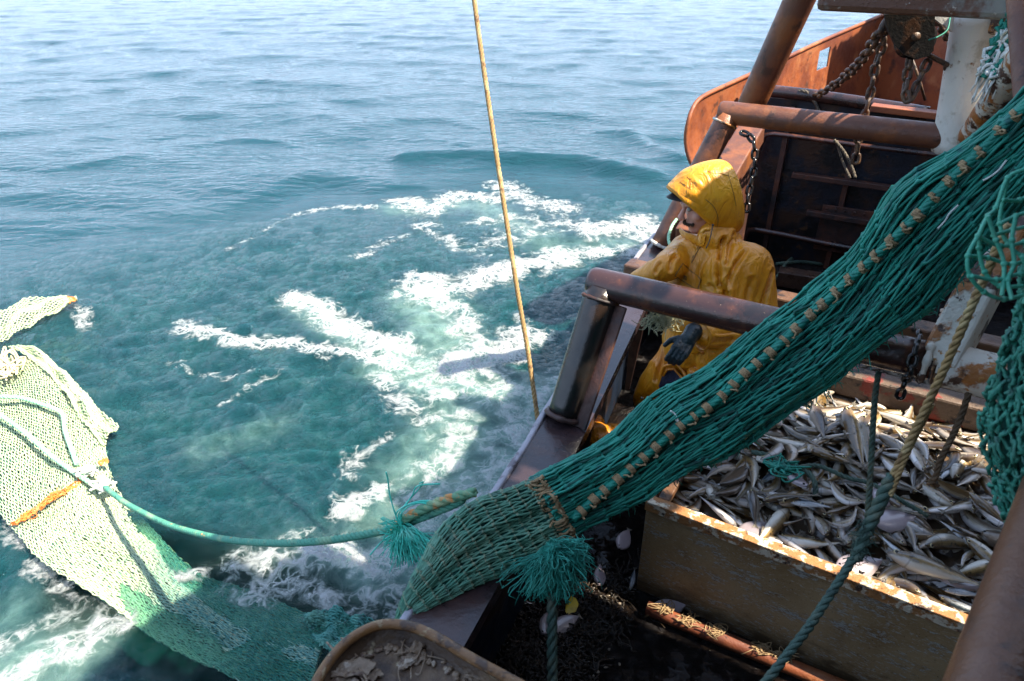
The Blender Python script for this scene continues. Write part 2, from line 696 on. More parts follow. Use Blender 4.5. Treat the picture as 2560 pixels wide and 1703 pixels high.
clear = np.zeros_like(WX)
dcl = dist_poly(wob_x[near], wob_y[near], pxw([(330, 1440), (480, 1500), (640, 1560), (800, 1620), (980, 1640)]))
clear[near] = 1 - sstep(.30, .62, dcl)
wm, nt, pb, out = newmat("sea_water")
at_f = nd(nt, "ShaderNodeAttribute", attribute_name="foam")
at_a = nd(nt, "ShaderNodeAttribute", attribute_name="aer")
at_t = nd(nt, "ShaderNodeAttribute", attribute_name="turb")
co = coords(nt)
n1 = noisen(nt, co, 5.5, 8, .66, .6)
n2 = noisen(nt, co, 1.4, 5, .6, .4)
n3 = noisen(nt, co, 26, 6, .7, .3)
# filaments of bubbles
wv = nd(nt, "ShaderNodeVectorMath", operation='ADD')
nv = nd(nt, "ShaderNodeTexNoise")
nv.inputs["Scale"].default_value = 3.0
nv.inputs["Detail"].default_value = 4
nt.links.new(co, nv.inputs["Vector"])
sc_ = nd(nt, "ShaderNodeVectorMath", operation='SCALE')
sc_.inputs["Scale"].default_value = .35
nt.links.new(nv.outputs["Color"], sc_.inputs[0])
nt.links.new(co, wv.inputs[0])
nt.links.new(sc_.outputs[0], wv.inputs[1])
vo = nd(nt, "ShaderNodeTexVoronoi", feature='DISTANCE_TO_EDGE')
vo.inputs["Scale"].default_value = 5.5
nt.links.new(wv.outputs[0], vo.inputs["Vector"])
lace = mathn(nt, 'SUBTRACT', 1.0, ramp(nt, vo.outputs["Distance"], .0, .20))
vo2 = nd(nt, "ShaderNodeTexVoronoi", feature='DISTANCE_TO_EDGE')
vo2.inputs["Scale"].default_value = 15.0
nt.links.new(wv.outputs[0], vo2.inputs["Vector"])
lace2 = mathn(nt, 'SUBTRACT', 1.0, ramp(nt, vo2.outputs["Distance"], .0, .2))
fv = mathn(nt, 'ADD', at_f.outputs["Fac"], mathn(nt, 'MULTIPLY', mathn(nt, 'SUBTRACT', n1, .5), mathn(nt, 'MULTIPLY', ramp(nt, at_f.outputs["Fac"], .02, .22), 2.5)))
solid = ramp(nt, mathn(nt, 'ADD', fv, mathn(nt, 'MULTIPLY', mathn(nt, 'SUBTRACT', n3, .5), 1.7)), .68, 1.12)
thin = mathn(nt, 'MULTIPLY', ramp(nt, fv, .16, .66), mathn(nt, 'MAXIMUM', lace, mathn(nt, 'MULTIPLY', lace2, .75)))
solid = mathn(nt, 'MULTIPLY', solid, mathn(nt, 'ADD', .38, mathn(nt, 'MULTIPLY', ramp(nt, mathn(nt, 'ADD', mathn(nt, 'MULTIPLY', n3, .7), mathn(nt, 'MULTIPLY', lace2, .3)), .36, .60), .62)))
ff = mathn(nt, 'MINIMUM', mathn(nt, 'ADD', solid, mathn(nt, 'MULTIPLY', thin, .8)), 1.0)
av = ramp(nt, mathn(nt, 'MULTIPLY', at_a.outputs["Fac"], mathn(nt, 'ADD', 1.0, mathn(nt, 'MULTIPLY', mathn(nt, 'SUBTRACT', n1, .5), 2.2))), .05, .95)
deep = mixc(nt, ramp(nt, n2, .35, .65), (.005, .046, .056), (.007, .064, .062))
deep = mixc(nt, mathn(nt, 'MULTIPLY', at_t.outputs["Fac"], .5), (.006, .042, .056), deep)
body = mixc(nt, av, deep, (.165, .275, .240))
body = mixc(nt, mathn(nt, 'MULTIPLY', mathn(nt, 'MULTIPLY', at_t.outputs["Fac"], lace2), mathn(nt, 'MULTIPLY', ramp(nt, mathn(nt, 'ADD', mathn(nt, 'MULTIPLY', av, .2), n1), .46, .75), .14)), body, (.13, .27, .25))
col = mixc(nt, ff, body, (.72, .76, .76))
nt.links.new(col, pb.inputs["Base Color"])
nt.links.new(mathn(nt, 'SUBTRACT', 1.0, ff), pb.inputs["Subsurface Weight"])
pb.inputs["Subsurface Radius"].default_value = (.8, 1.0, 1.0)
pb.inputs["Subsurface Scale"].default_value = .55
rg = nd(nt, "ShaderNodeMapRange")
rg.inputs[3].default_value = .035
rg.inputs[4].default_value = .75
nt.links.new(ff, rg.inputs[0])
nt.links.new(rg.outputs[0], pb.inputs["Roughness"])
pb.inputs["IOR"].default_value = 1.33
# small ripples, sharp where the water is stirred
r1 = noisen(nt, wv.outputs[0], 8, 8, .66, 1.0)
r1r = mathn(nt, 'ABSOLUTE', mathn(nt, 'SUBTRACT', r1, .5))
hh = mathn(nt, 'ADD', mathn(nt, 'MULTIPLY', mathn(nt, 'SUBTRACT', .5, r1r), mathn(nt, 'MULTIPLY', at_t.outputs["Fac"], 1.5)),
           mathn(nt, 'MULTIPLY', n3, mathn(nt, 'MULTIPLY', at_t.outputs["Fac"], .42)))
hh = mathn(nt, 'ADD', hh, mathn(nt, 'MULTIPLY', ff, mathn(nt, 'ADD', n3, 0.4)))
hh = mathn(nt, 'ADD', hh, mathn(nt, 'MULTIPLY', noisen(nt, coords(nt, (1.0, 2.2, 1)), 2.4, 4, .55, .5), .42))
bp = nd(nt, "ShaderNodeBump")
bp.inputs["Strength"].default_value = .9
bp.inputs["Distance"].default_value = .115
nt.links.new(hh, bp.inputs["Height"])
nt.links.new(bp.outputs[0], pb.inputs["Normal"])

at_c = nd(nt, "ShaderNodeAttribute", attribute_name="clear")
trn = nd(nt, "ShaderNodeBsdfTransparent")
trn.inputs[0].default_value = (.62, .90, .84, 1)
mxs = nd(nt, "ShaderNodeMixShader")
nt.links.new(mathn(nt, 'MULTIPLY', mathn(nt, 'MULTIPLY', at_c.outputs["Fac"], .80), mathn(nt, 'SUBTRACT', 1.0, ff)), mxs.inputs[0])
nt.links.new(pb.outputs[0], mxs.inputs[1])
nt.links.new(trn.outputs[0], mxs.inputs[2])
nt.links.new(mxs.outputs[0], out.inputs[0])
mb = MB()
mb.box((0, 0, -1.6), (40, 0, 0), (0, 40, 0), (0, 0, .1))
dwo = link("deep_water", mb.mesh("deep_water", [weathered("deep_water", (.003, .030, .028), (), .9, .05, .0, 1, spec=0.0)], False))
tag(dwo, "dark teal depth of the sea below the surface", "water", kind="structure")
mb = MB()
mb.grid(np.stack([WX, WY, WZ], -1))
me = mb.mesh("water", [wm])
for nm, arr in (("clear", clear), ("foam", foam), ("aer", aer), ("turb", TURB)):
    a = me.attributes.new(nm, 'FLOAT', 'POINT')
    a.data.foreach_set("value", arr.astype(np.float32).reshape(-1))
wat = link("water", me)
tag(wat, "teal sea water with white foam and smooth pale ripples farther out", "water", kind="structure")

# ================================================================== materials
M = {}
M['pipe_wet'] = weathered("wet_brown_pipe", (.046, .021, .018), [((.125, .045, .024), 5, .52, .66), ((.014, .010, .010), 3.2, .50, .66), ((.42, .30, .22), 90, .67, .72)],
                          .17, .10, .10, 50, spec=.6)
M['pipe_dark'] = weathered("wet_black_pipe", (.010, .009, .009), [((.026, .016, .012), 4, .52, .66), ((.09, .085, .075), 70, .69, .74)], .20, .10, .08, 60, spec=.6, stretch=(1, 1, 1))
M['pipe_rust'] = weathered("rusty_brown_pipe", (.135, .052, .030), [((.23, .078, .028), 4, .46, .62), ((.050, .024, .018), 6, .55, .66), ((.26, .15, .10), 55, .66, .74)], .42, .15, .15, 70)
M['rust'] = weathered("orange_rust_plate", (.27, .075, .024), [((.15, .040, .018), 2.2, .42, .62), ((.36, .14, .055), 3.5, .54, .72), ((.07, .026, .016), 6, .56, .70), ((.045, .02, .014), 15, .64, .70), ((.42, .25, .14), 130, .66, .74)], .55, .15, .18, 90)
M['rust_dark'] = weathered("dark_rust_plate", (.05, .022, .017), [((.10, .035, .018), 4, .5, .65), ((.015, .012, .014), 3, .5, .65)], .5, .2, .2, 60)
M['white'] = weathered("flaking_white_paint", (.70, .68, .62), [((.50, .46, .38), 9, .52, .66), ((.26, .12, .04), 12, .60, .66), ((.07, .035, .02), 10, .64, .69)], .5, .15, .22, 40)
M['white_rust'] = weathered("white_paint_gone_to_rust", (.62, .58, .50), [((.36, .13, .03), 6, .50, .57), ((.07, .035, .022), 9, .52, .57), ((.45, .20, .05), 26, .58, .64)], .5, .2, .3, 40)
M['beam'] = weathered("grey_paint_on_rust", (.12, .05, .028), [((.20, .20, .18), 2.2, .50, .60), ((.62, .60, .53), 7, .58, .63), ((.10, .04, .02), 8, .58, .66)], .5, .15, .2, 40)
M['cap'] = weathered("wet_purple_brown_steel", (.034, .021, .023), [((.055, .026, .022), 3.5, .50, .66), ((.014, .010, .011), 5, .54, .68), ((.20, .19, .2), 60, .70, .74)], .22, .1, .08, 45, spec=.6)
M['blue'] = weathered("dark_blue_paint", (.006, .012, .026), [((.026, .013, .009), 3, .52, .62), ((.004, .005, .007), 2, .5, .65), ((.035, .035, .033), 25, .66, .71)], .48, .15, .2, 40, spec=.3)
M['rub'] = weathered("worn_grey_strip", (.30, .29, .33), [((.12, .10, .12), 14, .50, .62), ((.42, .41, .45), 20, .6, .7)], .4, .15, .2, 50)
M['chain'] = weathered("rusty_chain_steel", (.075, .042, .027), [((.17, .085, .035), 14, .5, .62), ((.02, .015, .013), 20, .55, .65)], .45, .15, .2, 120)
M['deckw'] = weathered("old_wet_timber", (.040, .024, .017), [((.075, .042, .026), 7, .5, .66), ((.014, .010, .009), 4, .5, .65)], .35, .2, .25, 40, stretch=(1, 1, 1))
M['wood_red'] = weathered("red_flaking_timber", (.115, .072, .046), [((.19, .024, .014), 4.5, .56, .62), ((.025, .018, .014), 10, .56, .64), ((.30, .24, .17), 90, .64, .70)], .55, .15, .35, 60)
M['wood_brown'] = weathered("wet_brown_timber", (.13, .062, .028), [((.07, .032, .016), 7, .46, .6), ((.025, .016, .011), 10, .58, .66)], .38, .15, .25, 50, stretch=(1, 1, 1))

# ================================================================== the trawler
GUN = [(-2.6, -3.6), (-1.05, -.3), (-.34, 1.46), (-.02, 2.16), (.21, 2.74), (.52, 3.55), (.93, 4.61), (1.42, 5.60), (2.05, 6.70), (2.95, 7.95), (4.10, 9.20), (4.75, 9.75)]
GUN = smooth_path([(x, y, 0) for x, y in GUN], 90)[:, :2]
_t = np.gradient(GUN, axis=0)
_t /= np.linalg.norm(_t, axis=1)[:, None]
GN = np.stack([_t[:, 1], -_t[:, 0]], -1)        # inboard normal


def sweep(mb, prof, i0=0, i1=None, zoff=None, mi=0, closed=True):
    """prof: (inboard offset, z) pairs swept along the gunwale line"""
    P, N = GUN[i0:i1], GN[i0:i1]
    G = np.zeros((len(P), len(prof), 3))
    for k, (s, z) in enumerate(prof):
        G[:, k, :2] = P + N * s
        G[:, k, 2] = z + (0 if zoff is None else zoff[i0:i1])
    if closed:
        G = np.concatenate([G, G[:, :1]], 1)
    return mb.grid(G, mi, flip=True)


sheer = .05 * np.clip((GUN[:, 1] - 5.0) / 1.5, 0, 9) ** 1.5     # the rail rises towards the bow
boat = thing("fishing_trawler", (1.6, 3.0, 0.0), "rusty fishing trawler with brown steel rails and orange bow plating", "boat")
mb = MB()
sweep(mb, [(0.01, 1.42), (.06, .9), (.10, .3), (.22, -.7)], closed=False, zoff=sheer)
part("hull", mb, M['blue'], boat)
mb = MB()
sweep(mb, [(.0, 1.5), (.0, 1.44), (.205, 1.44), (.205, 1.5)], zoff=sheer)
part("gunwale_cap", mb, M['cap'], boat, smooth=False)
mb = MB()
jx = RS.normal(0, .004, len(GUN))
sweep(mb, [(-.030, 1.505), (-.036, 1.475), (-.030, 1.44), (-.002, 1.44), (-.002, 1.508), (-.012, 1.512)], zoff=sheer + jx)
part("rub_rail", mb, M['rub'], boat)
mb = MB()
sweep(mb, [(.045, 1.438), (.045, DZ + .004), (.075, DZ + .004), (.075, 1.438)], zoff=None)
part("bulwark", mb, M['blue'], boat, smooth=False)
# stays inside the bulwark
for i in (30, 40, 48):
    p = Vector((*GUN[i], 0)) + Vector((*GN[i], 0)) * .10
    n = Vector((*GN[i], 0))
    t = Vector((n.y, -n.x, 0)) * .012
    m2 = MB()
    a, b_, c = p + UP * 1.437, p + n * .10 + UP * 1.437, p + UP * (DZ + .01)
    vs = [a + t, b_ + t, c + n * .03 + t, c + t, a - t, b_ - t, c + n * .03 - t, c - t]
    m2.add([tuple(v) for v in vs], [(0, 1, 2, 3), (7, 6, 5, 4), (0, 4, 5, 1), (1, 5, 6, 2), (2, 6, 7, 3), (3, 7, 4, 0)])
    part("bulwark_stay", m2, M['rust_dark'], boat, smooth=False)

# working deck: wet black planks with puddles
dm, nt, pb, out = newmat("wet_working_deck")
co = coords(nt)
cs = coords(nt, (1, 9, 1), (0, 0, R(31.6)))
nA = noisen(nt, co, 2.2, 6, .6, .6)
nB = noisen(nt, cs, 5, 8, .65, .4)
nC = noisen(nt, co, 22, 8, .7, .8)
base = mixc(nt, ramp(nt, nB, .42, .66), (.006, .005, .0055), (.020, .013, .010))
base = mixc(nt, ramp(nt, nC, .56, .68), base, (.030, .019, .011))
nt.links.new(base, pb.inputs["Base Color"])
wet = ramp(nt, mathn(nt, 'ADD', nA, mathn(nt, 'MULTIPLY', nC, .35)), .60, .72)
rg = nd(nt, "ShaderNodeMapRange")
rg.inputs[3].default_value = .04
rg.inputs[4].default_value = .22
nt.links.new(wet, rg.inputs[0])
nt.links.new(rg.outputs[0], pb.inputs["Roughness"])
hgt = mathn(nt, 'ADD', mathn(nt, 'MULTIPLY', mathn(nt, 'ADD', nC, mathn(nt, 'MULTIPLY', nB, .8)), mathn(nt, 'ADD', mathn(nt, 'MULTIPLY', wet, .9), .10)), 0.0)
bp = nd(nt, "ShaderNodeBump")
bp.inputs["Strength"].default_value = .9
bp.inputs["Distance"].default_value = .03
nt.links.new(hgt, bp.inputs["Height"])
nt.links.new(bp.outputs[0], pb.inputs["Normal"])
M['deck'] = dm
mb = MB()
G = np.zeros((len(GUN), 2, 3))
G[:, 0, :2] = GUN + GN * .076
G[:, 1, :2] = GUN + GN * .076 + np.array([(A * 4.4).x, (A * 4.4).y])
G[:, :, 2] = DZ
mb.grid(G)
part("deck", mb, M['deck'], boat, smooth=False)

# ---- near gallows frame: leg on the gunwale and bar running inboard
bar_l = V(1512, 712, 3.05)
LEN = 1.35
bar_r = Vector((bar_l.x, bar_l.y, bar_l.z)) + A * LEN
# fit the slope so that the far end meets the rusty post
def fit_end(p0, px, py):
    # point on the vertical athwart plane through p0
    n = Vector((A.y, -A.x, 0))
    return VP(px, py, p0, n)
bar_r = fit_end(bar_l, 2330, 903)
leg_b = VZ(1408, 1046, 1.502)


def pipe(mb, p, q, r, n=28, sub=10, dent=0.0):
    P = np.array([Vector(p).lerp(Vector(q), t) for t in np.linspace(0, 1, sub)])
    return mb.tube(P, r, n)


fr = thing("gallows_frame", (0, 0, 0), None, None)
fr.parent = boat
fr.location = leg_b - Vector(boat.location)


def frame_parts(root, legp, corner, end, r_leg, r_bar, mleg, mbar, weldmat):
    m1 = MB()
    d = (Vector(end) - Vector(corner)).normalized()
    dl = (Vector(corner) - Vector(legp)).normalized()
    pipe(m1, legp, Vector(corner) - dl * r_bar * .2, r_leg)
    part("leg", m1, mleg, root)
    m1 = MB()
    # mitred outboard end of the bar: slightly domed
    P = [Vector(corner) - d * r_leg * .95, Vector(corner) - d * r_leg * .9, Vector(corner) - d * r_leg * .7, Vector(corner) - d * r_leg * .3]
    rr = [r_bar * .70, r_bar * .88, r_bar * .985, r_bar]
    for t in np.linspace(0.05, 1, 12):
        P.append(Vector(corner).lerp(Vector(end), t))
        rr.append(r_bar)
    m1.tube(P, rr, 30)
    part("crossbar", m1, mbar, root)
    m1 = MB()
    # lumpy weld bead round the foot and under the corner
    for c, ax, r in ((Vector(legp) + dl * .015, dl, r_leg + .004),):
        s_ = ax.orthogonal().normalized()
        s2 = ax.cross(s_)
        ring = [c + s_ * math.cos(a) * r + s2 * math.sin(a) * r for a in np.linspace(0, 2 * math.pi, 40, endpoint=False)]
        m1.tube(ring, .010 + RS.rand(40) * .006, 6, closed=True)
    part("weld_bead", m1, weldmat, root)
    m1 = MB()
    c = Vector(corner) - dl * r_bar * .95
    s_ = dl.orthogonal().normalized()
    s2 = dl.cross(s_)
    ring = [c + s_ * math.cos(a) * (r_leg + .002) + s2 * math.sin(a) * (r_leg + .002) for a in np.linspace(0, 2 * math.pi, 40, endpoint=False)]
    m1.tube(ring, .006 + RS.rand(40) * .005, 6, closed=True)
    part("weld_bead", m1, weldmat, root)


frame_parts(fr, leg_b, bar_l, bar_r, .078, .070, M['pipe_dark'], M['pipe_wet'], M['rust_dark'])
# flat gusset up the inboard side of the near leg
m1 = MB()
gn = (A - B * .3).normalized()
g0, g1 = leg_b + gn * .09 + UP * .0, bar_l + gn * .085 - UP * .07
m1.beam(g0, g1, .014, .10, up=gn)
part("gusset", m1, M['rust_dark'], fr)

# ---- far gallows frame
cor2 = V(1825, 283, 4.70)
end2 = fit_end(cor2, 2402, 347)
leg2 = VZ(1652, 616, 1.502)
fr2 = thing("gallows_frame", (0, 0, 0), None, None)
fr2.parent = boat
fr2.location = leg2 - Vector(boat.location)
frame_parts(fr2, leg2, cor2, end2, .080, .076, M['pipe_rust'], M['pipe_rust'], M['white_rust'])

# ---- raised box rail forward of the man
mb = MB()
q0, q1 = V(1722, 600, 4.75), V(1880, 330, 5.55)
mb.beam(q0, q1, .20, .16, bev=.012)
part("box_rail", mb, M['pipe_rust'], boat, smooth=False)
mb = MB()
dq = (q1 - q0).normalized()
ins = Vector((dq.y, -dq.x, 0)).normalized()
c0, c1 = q0 + ins * .06 - UP * .09, q1 + ins * .06 - UP * .09
mb.add([tuple(v) for v in (c0, c1, Vector((c1.x, c1.y, DZ)), Vector((c0.x, c0.y, DZ)))], [(0, 1, 2, 3)])
c0, c1 = c0 + ins * .02, c1 + ins * .02
mb.add([tuple(v) for v in (c0, c1, Vector((c1.x, c1.y, DZ)), Vector((c0.x, c0.y, DZ)))], [(3, 2, 1, 0)])
part("inner_bulwark", mb, M['rust_dark'], boat, smooth=False)

# ---- bow plating with a cut-out, built as a curved double skin
top_px = [(1722, 300), (1736, 262), (1764, 238), (1830, 207), (1900, 175), (1975, 140), (2045, 107), (2130, 70), (2215, 34)]
bx = [(1.66, 6.05), (1.70, 6.14), (1.78, 6.30), (2.05, 6.66), (2.37, 7.05), (2.76, 7.50), (3.20, 7.95), (3.83, 8.55), (4.55, 9.15)]
# the outline of the top edge gives the height of the plate at each station
def z_at(px_, py_, X, Y):
    # height whose image row is py_ at plan position X, Y
    t = (851.5 - py_) / FPX
    # (Y*SN + (z-c)*CS)/(Y*CS - (z-c)*SN) = t
    dz = (t * Y * CS - Y * SN) / (CS + t * SN)
    return CAM.z + dz
bow_t, bow_b = [], []
for (px_, py_), k in zip(top_px, range(9)):
    X, Y = bx[k]
    # slide along the row so that the column matches as well
    r_ = ray(px_, py_)
    s_ = Y / r_.y
    p = CAM + r_ * s_
    bow_t.append(p)
low_z = [1.74, 1.68, 1.62, 1.52, 1.46, 1.42, 1.40, 1.40, 1.40]
for k, p in enumerate(bow_t):
    inward = Vector((.10, -.06, 0)) * (1 + k * .1)
    bow_b.append(Vector((p.x, p.y, low_z[k])) + inward)
bt, bb = smooth_path(bow_t, 49), smooth_path(bow_b, 49)
NV = 13
G = np.zeros((49, NV, 3))
for j in range(NV):
    s_ = j / (NV - 1)
    bul = .05 * math.sin(math.pi * s_)
    G[:, j] = bt * (1 - s_) + bb * s_ + np.array([-bul, bul * .4, 0])
tn = np.gradient(bt, axis=0)
nrm = np.stack([tn[:, 1], -tn[:, 0], np.zeros(49)], -1)
nrm /= np.linalg.norm(nrm, axis=1)[:, None]
# the cut-out sits where the photograph shows the pale square
hu = int(np.argmin([np.linalg.norm(np.array([1280 + FPX * q[0] / depth(q)]) - 2052) for q in bt]))
mb = MB()
b0 = mb.n
G2 = G - nrm[:, None, :] * .014
for GG, fl in ((G, False), (G2, True)):
    a_, b_ = GG.shape[:2]
    F = []
    for i in range(a_ - 1):
        for j in range(b_ - 1):
            if i in (hu, hu + 1, hu + 2) and j in (1, 2):
                continue
            q = (i * b_ + j, i * b_ + j + 1, (i + 1) * b_ + j + 1, (i + 1) * b_ + j)
            F.append(q[::-1] if fl else q)
    mb.add(GG.reshape(-1, 3), F)
for i in (hu, hu + 3):                      # sides of the cut-out
    mb.add(np.concatenate([G[i, 1:4], G2[i, 1:4]]), [(0, 1, 4, 3), (1, 2, 5, 4)])
for j in (1, 3):
    mb.add(np.concatenate([G[hu:hu + 4, j], G2[hu:hu + 4, j]]), [(0, 1, 5, 4), (1, 2, 6, 5), (2, 3, 7, 6)])
bow = part("bow_bulwark", mb, M['rust'], boat)
mb = MB()
lip = np.concatenate([[G[0, 9] + (G[0, 12] - G[0, 9]) * .8, G[0, 8], G[0, 4]], bt])
mb.tube(resample(smooth_path(lip, 80), 80), .020, 8)
part("rail_lip", mb, M['rust'], bow)
# the other side of the bow, its shaded inner face
stem_t, stem_b = Vector(bt[-1]), Vector(bb[-1])
sb_t = [stem_t + A * (.0) , stem_t + A * 1.0 - B * .75 - UP * .05, stem_t + A * 2.0 - B * 2.2 - UP * .2, stem_t + A * 2.5 - B * 4.0 - UP * .4]
sb = smooth_path(sb_t, 25)
Gs = np.zeros((25, 4, 3))
for j in range(4):
    Gs[:, j] = sb
    Gs[:, j, 2] = sb[:, 2] + (stem_b.z - sb[:, 2]) * j / 3
    Gs[:, j, :2] -= np.array([A.x, A.y]) * .14 * j / 3
mb = MB()
mb.grid(Gs)
mb.grid(Gs + np.array([.012, -.004, 0.0]), flip=True)
part("bow_bulwark", mb, M['rust'], boat)

# ---- foredeck edge and the bulkhead below it
f0 = V(1885, 224, 6.35)
f1 = fit_end(f0, 2185, 262)
f2 = fit_end(f0, 2420, 283)
mb = MB()
pth = smooth_path([f0 - A * .05, f0 + A * .1, f0.lerp(f1, .5) + UP * .01, f1, f1.lerp(f2, .6) - UP * .03], 30)
mb.tube(pth, .055, 12)
part("foredeck_pipe", mb, M['pipe_wet'], boat)
mb = MB()
e0, e1 = f0 - A * .05 + UP * -.03 + B * .06, f0 + A * 4.6 - UP * .03 + B * .06
mb.box(((e0 + e1) / 2 + B * 1.7 - UP * .72 + A * .2), (e1 - e0) / 2, B * 1.6, UP * .03)
part("foredeck", mb, M['rust'], boat, smooth=False)
mb = MB()
w0, w1 = f0 - A * .05 + B * .02, f0 + A * 4.6 + B * .02
for (a_, b_, th) in ((0, 1, .03),):
    zc = (DZ + f0.z - .06) / 2
    mb.box(Vector((((w0 + w1) / 2).x, ((w0 + w1) / 2).y, zc)), (w1 - w0) / 2, B * .02, UP * ((f0.z - .06 - DZ) / 2))
part("bulkhead", mb, weathered("bulkhead_paint", (.010, .014, .024), [((.040, .020, .012), 2.4, .44, .58), ((.006, .006, .007), 3, .5, .62), ((.07, .035, .016), 8, .60, .68)], .5, .2, .25, 40, spec=.3), boat, smooth=False)
mb = MB()
for pz, t0, t1, dB in ((1.62, .55, 2.5, -.12), (1.30, .75, 2.5, -.16)):
    p = Vector((w0.x, w0.y, pz)) + B * dB
    mb.beam(p + A * t0, p + A * t1, .07, .05)
part("ledge", mb, M['rust_dark'], boat, smooth=False)
# stiffeners, pipe runs and a rusted panel on the bulkhead
for t_ in (.42, 1.02, 2.35):
    mb = MB()
    p = Vector((w0.x, w0.y, 0)) + A * t_ - B * .05
    mb.box(Vector((p.x, p.y, (DZ + f0.z - .1) / 2)), A * .022, B * .045, UP * ((f0.z - .1 - DZ) / 2 - .01))
    part("stiffener", mb, M['rust_dark'], boat, smooth=False)
for zz, rr_ in ((1.95, .022), (1.02, .03)):
    mb = MB()
    p = Vector((w0.x, w0.y, zz)) - B * .14
    mb.tube(smooth_path([p + A * .2 - UP * .25, p + A * .25, p + A * .4 + UP * .02, p + A * 1.5, p + A * 4.3], 50), rr_, 10)
    part("pipe_run", mb, M['pipe_wet'], boat)
mb = MB()
p = Vector((w0.x, w0.y, 1.16)) + A * 1.35 - B * .09
mb.box(p, A * .48, B * .012, UP * .22, bev=.004)
for i in range(12):
    q = p - B * .014 + A * (-.44 + .08 * i) + UP * .19
    mb.ball(q, .012, .012, .012, 8, 6)
part("rusted_panel", mb, M['rust_dark'], boat, smooth=False)
# orange coaming strip beside the mast
mb = MB()
s0, s1 = fit_end(f0 - B * .25, 2178, 268), fit_end(f0 - B * .25, 2420, 297)
mb.beam(s0, s1, .16, .05)
part("coaming", mb, M['rust'], boat, smooth=False)

# ---- hold coaming on the deck behind the man
hm = VP(2000, 600, (2.4, 5.2, 0), Vector((.524, .852, 0)))
mb = MB()
for (d0, d1, zz, hh_) in ((VZ(1945, 690, DZ + .1), VZ(2230, 735, DZ + .1), 0, .14),):
    mb.beam(d0, d1, .16, hh_)
part("hatch_coaming", mb, M['deckw'], boat, smooth=False)

# ---- leaning gantry pole, mast, gantry beam, struts
mb = MB()
g0, g1 = V(1868, 285, 5.0), V(2030, -70, 4.2)
pipe(mb, g0, g1.lerp(g0, -.6), .098, 26)
part("gantry_pole", mb, M['pipe_rust'], boat)
mb = MB()
m0, m1_ = V(2394, 345, 4.10), V(2462, 20, 3.72)
P = [m0.lerp(m1_, t) for t in np.linspace(-.10, 1.0, 14)]
mb.tube(P, np.linspace(.128, .150, 14), 30)
mast = part("mast", mb, M['white'], boat)
mb = MB()
b_l = V(2052, 2, 3.72)
nn = Vector((A.y, -A.x, 0))
b_r = VP(2640, 28, b_l, nn)
hgt_ = .17
mb.beam(b_l + UP * .085, b_r + UP * .085, .22, .26, bev=.03)
part("gantry_beam", mb, M['beam'], boat, smooth=False)
mb = MB()
mb.beam(V(2510, 12, 3.62), V(2680, 18, 3.40), .24, .28, bev=.02)
part("beam_patch", mb, M['white_rust'], boat, smooth=False)
# white bracket between beam and mast
mb = MB()
v0, v1, v2 = V(2330, 42, 3.78), V(2400, 95, 3.80), V(2440, 40, 3.74)
for s_ in (1,):
    vs = [v0, v1, v2]
    off = Vector((0, .03, 0))
    mb.add([tuple(v) for v in vs] + [tuple(v + off) for v in vs], [(0, 1, 2), (5, 4, 3)])
    mb.add([tuple(v) for v in vs] + [tuple(v + off) for v in vs], [(0, 3, 4, 1), (1, 4, 5, 2), (2, 5, 3, 0)])
part("bracket", mb, M['white'], boat, smooth=False)
mb = MB()
pipe(mb, V(2425, 345, 3.9), V(2600, 80, 2.95), .068, 22)
part("brace", mb, M['white_rust'], boat)
mb = MB()
pipe(mb, V(2572, 360, 2.5), V(2538, -90, 2.6), .038, 16)
part("upright", mb, M['pipe_rust'], boat)
# rusty post rising from the inboard end of the near bar and the white stub beyond it
mb = MB()
p0 = bar_r + A * .03
top = V(2520, 590, depth(bar_r) - .02)
mb.beam(p0 - (top - p0).normalized() * .02, top + (top - p0) * .5, .16, .12, up=(A.x, A.y, .4), bev=.012)
part("gallows_post", mb, M['white_rust'], boat, smooth=False)
mb = MB()
e = fit_end(bar_l, 2560, 968)
pipe(mb, bar_r + A * .015, e + A * .3, .082, 26)
part("stub_pipe", mb, M['white_rust'], boat)
mb = MB()
ax = (bar_r - bar_l).normalized()
s_ = ax.orthogonal().normalized()
s2 = ax.cross(s_)
c = bar_r - ax * .02
ring = [c + s_ * math.cos(a) * .077 + s2 * math.sin(a) * .077 for a in np.linspace(0, 2 * math.pi, 44, endpoint=False)]
mb.tube(ring, .009 + RS.rand(44) * .008, 6, closed=True)
part("flange_bead", mb, M['white_rust'], boat)

# ---- rusty rail close to the camera, lower right
mb = MB()
r0, r1 = V(2620, 1300, 1.35), V(2478, 1760, .98)
pipe(mb, r0 + (r0 - r1) * .8, r1 + (r1 - r0) * .6, .062, 28)
part("hand_rail", mb, weathered("orange_brown_pipe", (.125, .046, .018), [((.05, .020, .012), 3, .44, .62), ((.025, .012, .010), 7, .58, .68)], .38, .12, .15, 60), boat)

# ---- pipe lying along the deck in front of the pound
mb = MB()
k0, k1 = VZ(1618, 1520, DZ + .045), VZ(2110, 1722, DZ + .045)
pipe(mb, k0, k0 + (k1 - k0) * 1.3, .033, 18)
part("deck_pipe", mb, M['rust'], boat)

# ---- unseen wheelhouse walls and overhead panels, added to shade the working deck
M['house'] = weathered("unseen_wheelhouse_paint", (.22, .21, .19), [((.20, .07, .03), 4, .55, .66), ((.10, .05, .03), 9, .58, .68)], .5, .15, .2, 30)
RZ = 4.8


def AB(a, b, z):
    return A * a + B * b + UP * z


